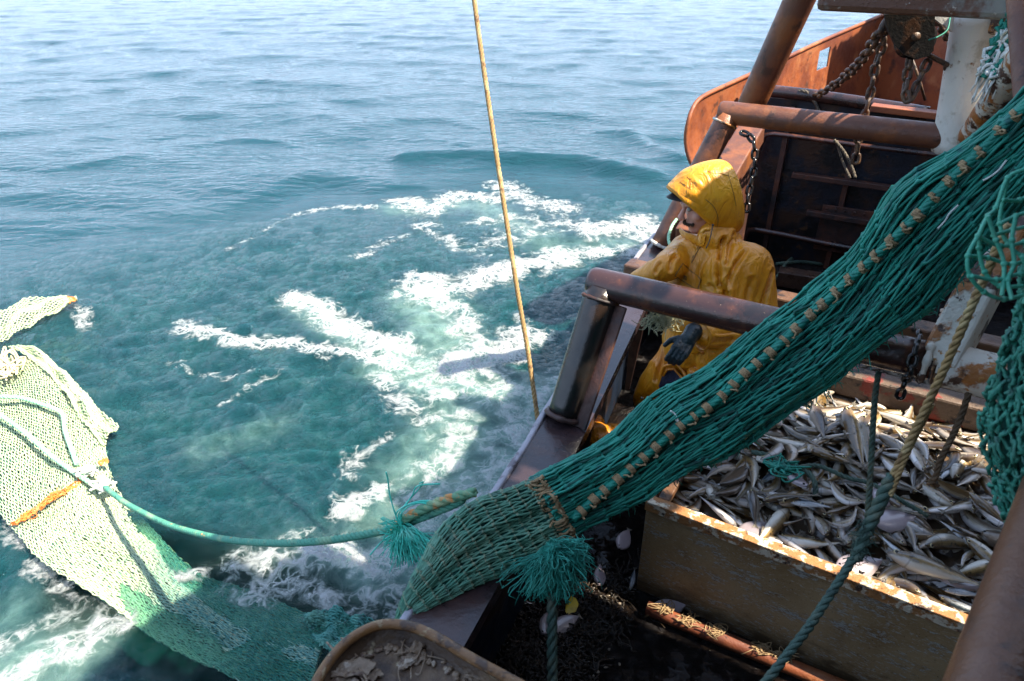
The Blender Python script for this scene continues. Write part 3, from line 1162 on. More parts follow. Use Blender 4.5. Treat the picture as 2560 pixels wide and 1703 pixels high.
mb = MB()
mb.box(AB(4.75, 4.1, (DZ + RZ) / 2), A * .35, B * 5.29, UP * ((RZ - DZ) / 2 - .01))
mb.box(AB(2.0, -1.12, (DZ + RZ) / 2), A * 2.38, B * .08, UP * ((RZ - DZ) / 2 - .01))  # aft wall added behind the camera to cut ambient light
house = part("unseen_wheelhouse_wall", mb, M['house'], boat, smooth=False)
SHADE_PANELS = [(.15, 5.2, -1.4, 2.26), (.15, 1.12, 2.26, 2.36), (1.26, 5.2, 2.26, 2.36), (.45, 5.2, 2.36, 2.60), (.45, 1.82, 2.60, 2.75),  # panels added out of view, gaps left to pass strips of sun
        (3.2, 5.2, 2.60, 2.82), (.87, .99, 2.73, 3.03), (1.68, 5.2, 2.82, 3.03),
        (.80, 5.2, 3.03, 3.48), (.80, 2.1, 3.48, 3.80), (3.1, 5.2, 3.48, 3.80),
        (2.1, 5.2, 3.80, 4.6), (2.3, 5.2, 4.6, 6.3), (1.5, 5.2, 6.3, 9.2), (.35, 5.2, 9.2, 13.0)]
for (a0, a1, b0_, b1_) in SHADE_PANELS:
    mb = MB()
    ed = []
    for (u0, w0_, u1, w1_) in ((a0, b0_, a1, b0_), (a1, b0_, a1, b1_), (a1, b1_, a0, b1_), (a0, b1_, a0, b0_)):
        L_ = math.hypot(u1 - u0, w1_ - w0_)
        nn_ = max(2, int(L_ / .06))
        for q_ in range(nn_):
            t_ = q_ / nn_
            x_, y_ = u0 + (u1 - u0) * t_, w0_ + (w1_ - w0_) * t_
            wob_ = .022 * mnoise.noise(Vector((x_ * 5, y_ * 5, 1.3))) + .016 * mnoise.noise(Vector((x_ * 14, y_ * 14, 4.2)))
            ed.append(AB(x_ + wob_ * (3 if abs(u1 - u0) < 1e-6 else 0), y_ + (wob_ if abs(u1 - u0) > 1e-6 else 0), RZ))
    n_ = len(ed)
    mb.add([tuple(p) for p in ed] + [tuple(p + UP * .05) for p in ed], [list(range(n_))[::-1], list(range(n_, 2 * n_))])
    mb.add([tuple(p) for p in ed] + [tuple(p + UP * .05) for p in ed], [(i, (i + 1) % n_, n_ + (i + 1) % n_, n_ + i) for i in range(n_)])
    part("unseen_shade_panel", mb, M['rust_dark'], boat, smooth=False)
# ================================================================== nets
def netmat(name, base, worn, dark, rough=.55, attc=(.36, .29, .17)):
    m, nt, p, out = newmat(name)
    co = coords(nt)
    c = mixc(nt, ramp(nt, noisen(nt, co, 7, 6, .65), .42, .66), base, worn)
    c = mixc(nt, ramp(nt, noisen(nt, co, 23, 5, .65), .52, .70), c, dark)
    at = nd(nt, "ShaderNodeAttribute", attribute_name="val")
    c = mixc(nt, at.outputs["Fac"], c, attc)
    nt.links.new(c, p.inputs["Base Color"])
    p.inputs["Roughness"].default_value = rough
    n = noisen(nt, coords(nt), 260, 3, .6)
    b = nd(nt, "ShaderNodeBump")
    b.inputs["Strength"].default_value = .5
    b.inputs["Distance"].default_value = .003
    nt.links.new(n, b.inputs["Height"])
    nt.links.new(b.outputs[0], p.inputs["Normal"])
    return m


M['net'] = netmat("teal_net_twine", (.004, .185, .130), (.014, .27, .19), (.003, .095, .085))
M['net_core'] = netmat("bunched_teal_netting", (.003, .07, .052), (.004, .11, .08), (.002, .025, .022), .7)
M['net_pale'] = netmat("worn_green_net_twine", (.040, .215, .145), (.10, .28, .19), (.018, .12, .09))
M['net_sea'] = netmat("sun_bleached_net_twine", (.46, .55, .33), (.58, .60, .37), (.30, .46, .29), .55, (.030, .16, .145))
M['net_wet'] = netmat("submerged_net_twine", (.025, .17, .145), (.10, .28, .22), (.010, .08, .08))
M['twine'] = weathered("tan_twine", (.36, .24, .12), [((.24, .15, .07), 40, .5, .65)], .7, .1, .3, 200)
M['orange_twine'] = weathered("orange_twine", (.85, .20, .03), [((.62, .33, .12), 18, .5, .65)], .7, .1, .3, 200)
M['white_twine'] = weathered("white_twine", (.72, .72, .66), [((.5, .52, .45), 30, .5, .65)], .7, .1, .3, 200)


def strands(mb, S, nu, nv, r, v0=0.0, v1=1.0, sub=3, jit=.0012, knot=1.7, sides=5, sag=0.0, wear=None, off=0.0, skip=0.0, kw=1.0):
    """diamond netting on the surface S(u, v) -> points; twines run along u and are knotted to their neighbours"""
    frs = np.array([0, .09, .5, .91]) if sub >= 3 else np.array([0, .12, .88])
    k = np.concatenate([(np.arange(nu)[:, None] + frs[None]).ravel(), [nu]])
    m = len(k)
    sub = len(frs)
    u = k / nu
    dv = (v1 - v0) / nv
    fl = np.floor(k + 1e-9).astype(int)
    fr = k - fl
    for i in range(nv):
        sg0 = np.where((fl + i) % 2 == 0, 1.0, -1.0)
        f = fr
        z = sg0 * (1 - 2 * f)
        vv = v0 + dv * (i + .5) + z * dv * .43 + off * dv
        P = S(u, vv)
        P = P + RS.normal(0, jit, (m, 3)) * (fr > .01)[:, None] + (RS.normal(0, jit * 2.0, (nu + 1, 3)))[np.minimum(fl, nu)]
        rr = r * np.where(fr < .02, knot, 1.0) * RS.uniform(.85, 1.15, m)
        if skip:
            for a in np.flatnonzero(RS.rand(nu) < skip):
                rr[a * sub + 1:(a + 1) * sub] *= .25
        mb.tube(P, rr, sides, True, 0, att=None if wear is None else np.clip(wear(u, vv) * np.where(fr < .02, 1.0, kw) * RS.uniform(.7, 1.1, m), 0, 1))
    return mb


# ---- the hauled net: stations (upper edge, lower edge, depth)
ST = [((2850, -300), (2900, -60), 1.72), ((2745, -70), (2790, 150), 1.78), ((2660, 120), (2700, 340), 1.86), ((2560, 232), (2590, 470), 1.95), ((2400, 362), (2440, 632), 2.08), ((2270, 450), (2330, 745), 2.18), ((2195, 540), (2225, 830), 2.27),
      ((2120, 650), (2110, 930), 2.36), ((2030, 718), (1985, 1020), 2.42), ((1925, 795), (1850, 1108), 2.46), ((1790, 912), (1720, 1175), 2.48),
      ((1650, 995), (1600, 1248), 2.47), ((1530, 1090), (1490, 1305), 2.44), ((1400, 1166), (1395, 1362), 2.40), ((1290, 1215), (1300, 1412), 2.36),
      ((1185, 1258), (1200, 1455), 2.32), ((1105, 1322), (1125, 1492), 2.28), ((1050, 1408), (1070, 1522), 2.24), ((1010, 1490), (1034, 1556), 2.24),
      ((985, 1580), (1004, 1612), 2.36), ((962, 1660), (985, 1680), 2.62), ((940, 1740), (970, 1750), 2.95)]
UPE = smooth_path([V(*a, d) for a, b, d in ST], 200)
LOE = smooth_path([V(*b, d) for a, b, d in ST], 200)
CEN = (UPE + LOE) / 2
HW = (UPE - LOE) / 2
TNG = np.gradient(CEN, axis=0)
TNG /= np.linalg.norm(TNG, axis=1)[:, None]
NRM = np.cross(TNG, HW)
NRM /= np.linalg.norm(NRM, axis=1)[:, None]
tocam = np.array(CAM) - CEN
NRM *= np.sign(np.sum(NRM * tocam, 1))[:, None]
HL = np.linalg.norm(HW, axis=1)
us_ = np.linspace(0, 1, 200)


def lerp_rows(Tb, u):
    return np.stack([np.interp(u, us_, Tb[:, k]) for k in range(Tb.shape[1])], -1)


def make_S(ua, ub, thick=.42, ridge=.10, scale=1.0, seed=0, crease_=0.0):
    def S(u, v):
        uu = ua + (ub - ua) * u
        c, h, n = lerp_rows(CEN, uu), lerp_rows(HW, uu), lerp_rows(NRM, uu)
        hl = np.interp(uu, us_, HL)
        ph = (v + .010 * np.sin(uu * 23 + 3 * v) + .012 * np.sin(uu * 9 + 1 + 9 * v)) * 2 * np.pi
        # deep lengthwise folds wander slowly along the bundle
        rad = 1 + ridge * np.sin(5 * ph + 1.3 + 2.0 * np.sin(uu * 5 + seed)) + ridge * .7 * np.sin(9 * ph + uu * 7 + seed) + ridge * .45 * np.sin(17 * ph - uu * 9)
        if crease_:
            rad = rad - crease_ * np.exp(-((ph - 1.62 - .25 * np.sin(uu * 9)) / .20) ** 2)
        edge = 1 + .045 * np.sin(uu * 31 + 2 * ph) + .03 * np.sin(uu * 67 + ph)
        return c + h * (np.cos(ph) * edge * (1 + (rad - 1) * .35) * scale)[:, None] + n * (np.sin(ph) * thick * hl * rad * scale)[:, None]
    return S


JU = float(np.argmin([abs(1280 + FPX * c_[0] / depth(c_) - 1368) for c_ in CEN])) / 199.0           # where the teal net is laced to the worn net
trawl = thing("trawl_net", tuple(CEN[176] - np.array([0, 0, .12])), "teal trawl net hauled taut over the rail with tan ties along its seam", "fishing net", "nets")
S_t = make_S(0, JU, ridge=.19)
mb = MB()
strands(mb, S_t, 30, 96, .0046, sub=3, jit=.0011, knot=1.75, skip=.05)
part("netting", mb, M['net'], trawl)
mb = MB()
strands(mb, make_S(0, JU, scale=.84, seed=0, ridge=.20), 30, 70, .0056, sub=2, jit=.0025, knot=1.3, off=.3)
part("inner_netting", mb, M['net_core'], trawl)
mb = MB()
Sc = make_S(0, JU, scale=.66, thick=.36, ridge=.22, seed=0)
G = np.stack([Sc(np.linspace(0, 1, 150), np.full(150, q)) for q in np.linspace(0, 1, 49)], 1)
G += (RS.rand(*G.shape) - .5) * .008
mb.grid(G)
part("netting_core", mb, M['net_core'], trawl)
S_l = make_S(JU - .004, 1.0, thick=.40, ridge=.05, seed=.6, crease_=.62)


def wear_l(u, v):
    return np.clip(.42 + .9 * (fbm(u * 14, v * 6, 3, 5) - .45), .1, 1)


mb = MB()
strands(mb, S_l, 38, 92, .0040, sub=3, jit=.0010, knot=1.9, wear=wear_l, kw=.22)
part("worn_netting", mb, M['net_pale'], trawl, label="paler worn green netting draped over the gunwale")
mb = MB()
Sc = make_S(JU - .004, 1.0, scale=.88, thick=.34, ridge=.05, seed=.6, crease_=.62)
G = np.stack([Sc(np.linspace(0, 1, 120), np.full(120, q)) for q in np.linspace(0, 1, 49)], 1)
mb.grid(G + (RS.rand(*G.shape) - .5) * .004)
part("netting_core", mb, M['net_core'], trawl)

# seam: gathered ridge with its tan ties, running along the front of the bundle
SEAM = [(2640, 226), (2545, 302), (2500, 352), (2450, 400), (2400, 446), (2350, 496), (2300, 552), (2245, 608), (2190, 660), (2135, 707), (2080, 752), (2020, 800), (1962, 850),
        (1905, 896), (1855, 934), (1810, 976), (1765, 1012), (1690, 1058), (1600, 1130), (1540, 1180), (1480, 1230), (1418, 1288)]


def on_front(px, py, lift=0.0):
    """point on the front of the net bundle behind a photograph pixel"""
    r_ = np.array(tuple(ray(px, py)))
    best, bd = None, 1e9
    for k in range(0, 200, 2):
        n, c = NRM[k], CEN[k]
        # ray with the ruled mid surface: nearest approach
        q = np.array(CAM)
        den = r_.dot(n)
        t = (c - q).dot(n) / den
        p = q + r_ * t
        along = abs((p - c).dot(TNG[k]))
        if along < bd:
            a = (p - c).dot(HW[k]) / HL[k] ** 2
            if abs(a) < 1.15:
                bd = along
                best = p + n * (.42 * HL[k] * math.sqrt(max(0, 1 - a * a)) * 1.08 + lift)
    return best


seam = smooth_path([on_front(x, y, .004) for x, y in SEAM], 400)
mb = MB()
mb.rope(seam, .0155, pitch=.12, sub=7, strands=5, sides=6)
part("seam_rope", mb, M['net'], trawl)
Ls = resample(seam, 1200)
n_t = 34
tie_me = None
for i in range(n_t):
    k = int((i + .5 + RS.uniform(-.12, .12)) / n_t * 1195) + 2
    c, t = Vector(Ls[k]), Vector(Ls[min(1199, k + 3)] - Ls[k - 2]).normalized()
    s_ = t.orthogonal().normalized()
    s2 = t.cross(s_)
    mt = MB()
    turns = RS.choice([2, 3, 3, 4])
    hel = []
    for a in np.linspace(0, turns * 2 * math.pi, turns * 12):
        rr = .0172 + RS.uniform(-.001, .0015)
        hel.append(c + s_ * math.cos(a) * rr + s2 * math.sin(a) * rr + t * ((a / (turns * 2 * math.pi)) - .5) * .0062 * turns)
    # a loose end along the seam towards the next tie
    e = hel[-1]
    dn = Vector(Ls[min(1199, k + 22)])
    dn = e.lerp(dn, RS.uniform(.25, 1.0)) + Vector(RS.normal(0, .008, 3))
    for q in (np.linspace(.1, 1, 7) if RS.rand() < .6 else (.1, .3)):
        hel.append(e.lerp(dn, q) + (Vector(NRM[100]) * (.020 * math.sin(q * math.pi) + .014)) + Vector(RS.normal(0, .002, 3)))
    mt.tube(hel, [.0044] * (turns * 12) + [.0030] * (len(hel) - turns * 12), 6)
    part("tie", mt, M['twine'], trawl)
# lacing between the teal and the worn netting
mb = MB()
for v in np.linspace(.02, .5, 34):
    p = S_t(np.array([.985]), np.array([v]))[0]
    q = S_l(np.array([.02]), np.array([v + RS.uniform(-.012, .012)]))[0]
    n = NRM[int(JU * 199)]
    pts = [p + n * .004, (p + q) / 2 + n * .013 + RS.normal(0, .006, 3), q + n * .004]
    if RS.rand() < .55:
        pts.append(q + RS.normal(0, .012, 3) + n * .008)
    mb.tube(smooth_path(pts, 8), .0045, 5)
pts = [S_t(np.array([.99]), np.array([v]))[0] + NRM[int(JU * 199)] * (.006 + RS.rand() * .006) + RS.normal(0, .006, 3) for v in np.linspace(.04, .48, 50)]
mb.tube(pts, .006, 5)
part("lacing", mb, M['twine'], trawl)
# frayed lower fringe
mb = MB()
for i in range(420):
    u = RS.uniform(.25, .98)
    v = RS.uniform(.47, .55)
    p = S_t(np.array([u]), np.array([v]))[0]
    d = RS.normal(0, .016, 3) + np.array([0, 0, -.012])
    mb.tube([p, p + d * .6, p + d + RS.normal(0, .006, 3)], [.0025, .002, .0008], 4)
part("frayed_fringe", mb, M['net'], trawl)
# pale scraps of cord caught in the meshes
mb = MB()
for pts in ([(2535, 405), (2515, 430), (2490, 448), (2475, 455)], [(2410, 515), (2388, 535), (2378, 552), (2362, 570)], [(1664, 1022), (1676, 1030), (1682, 1048), (1672, 1040)]):
    mb.tube(smooth_path([on_front(x, y, .012) for x, y in pts], 14), .0030, 6)
part("caught_cord", mb, M['white_twine'], trawl)

# ---- netting afloat
def sheet(left, right, n=60, lift=.035, zoff=None):
    Lp = smooth_path([VZ(x, y, 0) for x, y in left], n)
    Rp = smooth_path([VZ(x, y, 0) for x, y in right], n)
    uu = np.linspace(0, 1, n)

    def S(u, v):
        l = np.stack([np.interp(u, uu, Lp[:, k]) for k in range(3)], -1)
        r = np.stack([np.interp(u, uu, Rp[:, k]) for k in range(3)], -1)
        p = l * (1 - v)[:, None] + r * v[:, None]
        z = .55 * water_z(p[:, 0], p[:, 1]) + lift
        z += .022 * np.sin(v * 9 + u * 4) + .018 * np.sin(u * 23 + v * 5) + .03 * (fbm(p[:, 0] * 4, p[:, 1] * 4, 3, 8) - .5)
        if zoff is not None:
            z = z + zoff(u, v)
        p[:, 2] = z
        return p
    return S


afl = thing("floating_net", tuple(VZ(200, 1250, 0.0)), "pale sun bleached green net spread on the water with an orange seam", "fishing net", "nets")
# main sheet: from the far left down to below the boat's side
LF = [(-170, 1020), (-60, 1200), (0, 1292), (50, 1352), (110, 1422), (185, 1472), (285, 1522), (400, 1600), (520, 1662), (640, 1722), (760, 1790)]
RT = [(0, 900), (110, 905), (185, 960), (225, 1020), (262, 1110), (275, 1180), (312, 1250), (400, 1338), (478, 1404), (640, 1470), (820, 1545)]
deepen = lambda u, v: -.03 * sstep(.55, .75, u + .12 * v)
S_a = sheet(LF, RT, 80, .050, lambda u, v: -.068 * sstep(.60, .82, u) - .04 * sstep(.7, 1.0, v) * sstep(.5, .7, u))


def wear_s(u, v):
    """where the twine is soaked dark: towards the end that lies awash"""
    u = np.asarray(u, float)
    w_ = sstep(.66, .84, u + .16 * (v - .5) + .16 * (fbm(u * 13, np.asarray(v) * 5 + 0 * u, 3, 9) - .5))
    return np.clip(.10 * (fbm(u * 14, np.asarray(v) * 6 + 0 * u, 3, 9)) + .92 * w_, 0, 1)


for nm, lo_, r_, jt, of in (("top_netting", 0, .0039, .0010, 0), ("under_layer", -.010, .0030, .0018, .5)):
    mb = MB()
    strands(mb, lambda u, v: S_a(u, v) + np.array([0, 0, lo_]), 140, 84, r_, sub=2, jit=jt, knot=1.6, off=of, wear=wear_s, sides=4)
    part(nm, mb, M['net_sea' if lo_ == 0 else 'net_wet'], afl)
wear0 = lambda u, v: np.full(len(u), .06)
# the upper wing folded alongside
S_b = sheet([(30, 890), (70, 905), (120, 945), (175, 1010), (215, 1075), (262, 1128)], [(52, 878), (100, 890), (160, 935), (222, 1002), (275, 1060), (304, 1086)], 40, .085)
mb = MB()
strands(mb, S_b, 46, 24, .0052, sub=2, jit=.0015, knot=1.5, wear=wear0)
part("side_wing", mb, M['net_sea'], afl)
S_c = sheet([(-80, 860), (0, 800), (60, 772), (125, 756), (196, 762)], [(-60, 900), (0, 868), (45, 846), (100, 812), (198, 768)], 40, .075)
mb = MB()
strands(mb, S_c, 52, 26, .0052, sub=2, jit=.0015, knot=1.5, wear=wear0)
part("far_wing", mb, M['net_sea'], afl)
S_d = sheet([(762, 1540), (830, 1520), (900, 1545), (1000, 1560)], [(790, 1600), (850, 1640), (930, 1680), (1000, 1700)], 30, .0)
mb = MB()
strands(mb, S_d, 24, 36, .0050, sub=2, jit=.0015, knot=1.5)
strands(mb, lambda u, v: S_d(u, v) - np.array([0, 0, .014]), 24, 36, .0044, sub=2, jit=.003, off=.5)
part("folded_corner", mb, M['net_wet'], afl)


def on_water(px, py, lift=.09):
    p = VZ(px, py, .05)
    return Vector((p.x, p.y, .55 * float(water_z(p.x, p.y)) + lift))


mb = MB()                                   # orange lacing across the sheet
for j in range(3):
    pts = [on_water(x + RS.normal(0, 2), y + RS.normal(0, 3), .085) for x, y in ((38, 1322), (80, 1290), (130, 1255), (170, 1232), (196, 1218), (206, 1210))]
    mb.tube(smooth_path(pts, 40) + RS.normal(0, .006, (40, 3)), .0085, 6)
part("orange_lacing", mb, M['orange_twine'], afl)
mb = MB()
for sx_, sy_ in ((265, 1170), (186, 764)):
    mb = MB()
    for dx_ in (-3, 4):
        pts = [on_water(sx_ + dx_ + RS.normal(0, 6), sy_ + RS.normal(0, 4), .11) for _ in range(5)]
        mb.tube(smooth_path(pts, 20), .008, 6)
    part("orange_lashing", mb, M['orange_twine'], afl)
mb = MB()
for i in range(60):
    t = RS.rand()
    x, y = 38 + t * 165, 1322 - t * 110
    p = on_water(x, y, .088)
    mb.tube([p + Vector(RS.normal(0, .012, 3)), p + Vector(RS.normal(0, .014, 3)), p + Vector(RS.normal(0, .02, 3))], .004, 4)
part("orange_fray", mb, M['orange_twine'], afl)
mb = MB()                                   # white knotted cord
for i in range(16):
    cx, cy = ((225, 1200) if i < 8 else (268, 1235))
    pts = [on_water(cx + RS.normal(0, 13), cy + RS.normal(0, 9), .10 + RS.rand() * .06) for _ in range(6)]
    mb.tube(smooth_path(pts, 30), .009, 6)
part("white_knot", mb, M['white_twine'], afl)
mb = MB()
for i in range(7):
    pts = [on_water(25 + RS.normal(0, 22), 925 + RS.normal(0, 22), .10 + RS.rand() * .05) for _ in range(7)]
    mb.tube(smooth_path(pts, 40), .0075, 6)
part("tan_tangle", mb, weathered("pale_tan_cord", (.62, .50, .30), [((.75, .66, .45), 20, .5, .6)], .7, .1, .2, 150), afl)

M['rope_green'] = weathered("green_rope", (.075, .30, .205), [((.20, .36, .22), 9, .50, .65), ((.03, .16, .12), 16, .55, .66), ((.62, .30, .10), 22, .66, .70)], .6, .1, .25, 220)
M['rope_mint'] = weathered("bleached_mint_rope", (.30, .62, .42), [((.48, .70, .50), 9, .5, .65)], .6, .1, .25, 220)
M['rope_dark'] = weathered("weathered_grey_green_rope", (.055, .105, .080), [((.13, .15, .105), 14, .50, .66), ((.025, .05, .042), 20, .55, .65)], .6, .1, .25, 220)
M['rope_tan'] = weathered("tan_rope", (.36, .22, .085), [((.50, .36, .17), 14, .5, .64), ((.20, .11, .045), 20, .55, .66)], .6, .1, .25, 220)
M['rope_brown'] = weathered("brown_rope", (.10, .060, .030), [((.17, .11, .06), 14, .5, .64)], .65, .1, .25, 220)
M['tassel'] = weathered("turquoise_fibre", (.05, .56, .42), [((.20, .70, .55), 14, .5, .64), ((.01, .24, .18), 22, .55, .66)], .5, .1, .1, 220)
M['tassel_dark'] = weathered("dark_turquoise_fibre", (.016, .25, .185), [((.05, .36, .27), 14, .5, .64), ((.006, .10, .075), 22, .55, .66)], .55, .1, .1, 220)


def rope_obj(name, pts, rad, mat, label, cat="rope", group="ropes on the boat", n=80, pitch=None, sides=6):
    mb = MB()
    mb.rope(smooth_path(pts, n), rad, pitch, sides=sides)
    return solo(name, mb, mat, label, cat, group)


# ropes lying on the floating net
rope_obj("rope", [on_water(-60, 985, .12), on_water(0, 1006, .12), on_water(60, 1012, .12), on_water(120, 1030, .12), on_water(162, 1052, .12), on_water(170, 1095, .11), on_water(200, 1180, .12)], .018, M['rope_mint'],
         "upper mint rope curving across the floating pale net")
rope_obj("rope", [on_water(-60, 1020, .12), on_water(0, 1050, .12), on_water(70, 1100, .12), on_water(130, 1150, .12), on_water(185, 1195, .12), on_water(240, 1230, .12)], .018, M['rope_mint'],
         "lower mint rope running straight across the floating pale net")
# the long green rope from the floating net to the rail
rope_obj("rope", [on_water(262, 1228, .10), V(300, 1248, 4.45), V(345, 1275, 4.2), V(430, 1315, 3.85), V(550, 1346, 3.45), V(680, 1358, 3.12), V(800, 1353, 2.9), V(920, 1335, 2.75), V(1000, 1314, 2.66), V(1110, 1272, 2.57), V(1160, 1248, 2.54)],
         .0172, M['rope_green'], "long thick green rope sagging from the floating net to the rail", n=160, pitch=.075)
rope_obj("rope", [V(985, 1330, 2.64), V(1010, 1300, 2.62), V(1060, 1272, 2.58), V(1120, 1248, 2.54), V(1190, 1230, 2.52)], .020, weathered("orange_flecked_rope", (.13, .30, .17), [((.60, .26, .08), 16, .52, .58), ((.35, .42, .22), 12, .5, .6)], .6, .1, .25, 220),
         "short orange flecked rope doubled beside the turquoise tassel")
# tassels
def tassel(name, root, spread, n, L, rad, mat, label, down=(0, 0, -1), bias=(0, 0, 0), wisp=0):
    mb = MB()
    for i in range(n):
        d = Vector(RS.normal(0, 1, 3)) * spread + Vector(bias) + Vector(down) * .25
        d.normalize()
        l = L * RS.uniform(.45, 1.05)
        p0 = Vector(root) + Vector(RS.normal(0, .012, 3))
        p1 = p0 + d * l * .5 + Vector(RS.normal(0, .012, 3))
        p2 = p0 + d * l + Vector(down) * l * .35 + Vector(RS.normal(0, .02, 3))
        p3 = p2 + Vector(down) * l * .2 + Vector(RS.normal(0, .02, 3))
        mb.tube(smooth_path([p0, p1, p2, p3], 14), [rad] * 10 + [rad * .9, rad * .8, rad * .6, rad * .4], 4)
    return solo(name, mb, mat, label, "rope end", "frayed rope ends")


tp = V(1003, 1322, 2.62)
mbt = MB()
for i in range(420):      # combed bunch falling to the lower right
    a = RS.uniform(-.4, 1.0)
    p0 = tp + Vector(RS.normal(0, .010, 3))
    e = V(1003 + RS.uniform(-25, 95), 1335 + RS.uniform(15, 75), 2.58 + RS.uniform(-.06, .06))
    mid = p0.lerp(e, .5) + Vector((0, 0, .03 * RS.rand()))
    mbt.tube(smooth_path([p0, mid, e + Vector(RS.normal(0, .012, 3))], 10), .0014, 4)
for i in range(70):       # stray ends to the left
    p0 = tp + Vector(RS.normal(0, .010, 3))
    e = V(1003 + RS.uniform(-60, 10), 1322 + RS.uniform(-30, 80), 2.6 + RS.uniform(-.05, .05))
    mbt.tube(smooth_path([p0, p0.lerp(e, .5) + Vector(RS.normal(0, .01, 3)), e], 10), .002, 4)
for pts in ([(1003, 1320), (990, 1290), (975, 1240), (970, 1200), (965, 1180)], [(1003, 1320), (1005, 1280), (1030, 1240), (1045, 1215), (1100, 1210)], [(1000, 1318), (1000, 1290), (1025, 1265), (1070, 1255), (1095, 1268)],
            [(1000, 1318), (998, 1282), (1030, 1258), (1075, 1252), (1100, 1262)], [(1002, 1318), (990, 1285), (1020, 1262), (1060, 1258), (1085, 1270)], [(1002, 1318), (1008, 1270), (1045, 1225), (1058, 1205), (1048, 1210)],
            [(1003, 1325), (960, 1350), (940, 1370), (925, 1388)], [(1003, 1325), (985, 1360), (975, 1395)]):
    mbt.tube(smooth_path([V(x, y, 2.6 - .01 * i) for i, (x, y) in enumerate(pts)], 24), .0032, 5)
solo("rope_tassel", mbt, M['tassel'], "bright turquoise frayed tassel on the green rope over the water", "rope end", "frayed rope ends")
# dark tassel hanging from the net, with its thick rope down to the deck
tq = V(1385, 1385, 2.30)
mbt = MB()
for i in range(900):
    e = V(1375 + RS.normal(0, 42), 1432 + RS.uniform(-30, 60), 2.28 + RS.normal(0, .05))
    if RS.rand() < .3:
        e = V(1400 + RS.uniform(-20, 70), 1350 + RS.uniform(-2, 70), 2.26 + RS.normal(0, .04))
    p0 = tq + Vector(RS.normal(0, .016, 3))
    mbt.tube(smooth_path([p0, p0.lerp(e, .5) + Vector((0, 0, .015)) + Vector(RS.normal(0, .008, 3)), e, e + Vector(RS.normal(0, .012, 3)) - UP * .012], 10), .0015, 4)
for i in range(12):
    a = i * .52
    p0 = tq + Vector((0, 0, .05))
    mbt.tube(smooth_path([p0, p0 + Vector((math.cos(a) * .03, math.sin(a) * .03, -.04)), p0 + Vector((math.cos(a) * .035, math.sin(a) * .035, -.09)), p0 + Vector((0, 0, -.13))], 12), .011, 6)
solo("rope_tassel", mbt, M['tassel_dark'], "dark teal frayed tassel hanging under the net above the deck", "rope end", "frayed rope ends")
rope_obj("rope", [V(1385, 1440, 2.30), V(1381, 1490, 2.30), V(1380, 1600, 2.32), V(1382, 1720, 2.34), V(1390, 1850, 2.36)], .019, M['rope_dark'], "thick dark rope hanging straight down below the dark tassel", n=60)
rope_obj("rope", [V(1224, 1430, 2.38), V(1222, 1460, 2.38), V(1215, 1500, 2.40), V(1200, 1530, 2.42), V(1190, 1542, 2.43)], .006, M['tassel_dark'], "thin teal rope end dangling from the net over the gunwale", n=40)
# tan warp from above down to the water outside the rail
rope_obj("rope", [V(1178, -60, 3.10), V(1199, 100, 3.12), V(1240, 380, 3.15), V(1290, 705, 3.2), V(1320, 880, 3.25), V(1346, 1060, 3.30), V(1362, 1160, 3.4)], .0118, M['rope_tan'],
         "thin taut tan rope running from above down to the sea", n=200, pitch=.065)
# ropes over the pound
rope_obj("rope", [V(2520, 560, 1.62), V(2440, 740, 1.74), V(2370, 900, 1.84), V(2300, 1050, 1.93), V(2235, 1185, 2.0), V(2205, 1240, 2.02)], .0118, M['rope_tan'], "tan rope slanting down over the fish pound to the spliced knot", n=120)
rope_obj("rope", [V(2330, 1010, 1.93), V(2270, 1130, 1.97), V(2225, 1240, 2.0)], .0085, M['rope_tan'], "short tan rope tight beside the longer tan rope", n=60)
mb = MB()
kp = smooth_path([V(2232, 1190, 2.0), V(2205, 1245, 2.02), V(2180, 1300, 2.04), V(2158, 1345, 2.05), V(2140, 1400, 2.05)], 60)
mb.rope(kp, .020, pitch=.10)
for i in range(120):
    c = kp[int(RS.uniform(34, 58))]
    d = RS.normal(0, 1, 3)
    d /= np.linalg.norm(d)
    mb.tube([c + d * .014, c + d * .028 + RS.normal(0, .005, 3), c + d * .03 + RS.normal(0, .012, 3) - np.array([0, 0, .012])], .0011, 4)
solo("spliced_knot", mb, M['rope_dark'], "thick grey green splice with a frayed end joining the tan rope", "rope", "ropes on the boat")
rope_obj("rope", [V(2135, 1395, 2.05), V(2080, 1480, 2.0), V(2020, 1570, 1.94), V(1950, 1660, 1.88), V(1880, 1750, 1.84)], .0135, M['rope_dark'], "grey green rope crossing the front board of the pound", n=90)
rope_obj("rope", [V(2196, 930, 2.55), V(2186, 1010, 2.57), V(2178, 1150, 2.6), V(2168, 1300, 2.64), V(2160, 1345, 2.66)], .0115, M['rope_dark'], "grey green rope hanging upright in front of the fish", n=90)
rope_obj("rope", [V(2425, 975, 2.38), V(2395, 1060, 2.41), V(2352, 1150, 2.46), V(2338, 1195, 2.48), V(2322, 1207, 2.5), V(2345, 1212, 2.5)], .0115, M['rope_brown'], "dull brown rope dropping from the stub pipe to the fish", n=70)

# ---- net column and loose loops at the right edge
hang = thing("hanging_net", tuple(V(2560, 1400, 1.5)), "bundle of green netting hanging down at the edge beside the pound", "fishing net", "nets")
HC = smooth_path([V(2700, 150, 1.30), V(2670, 480, 1.36), V(2640, 760, 1.42), V(2610, 900, 1.45), V(2596, 1050, 1.5), V(2612, 1220, 1.55), V(2640, 1420, 1.6)], 40)
HRd = np.interp(np.linspace(0, 1, 40), [0, .45, .58, .72, .88, 1], [.05, .06, .075, .098, .095, .075])


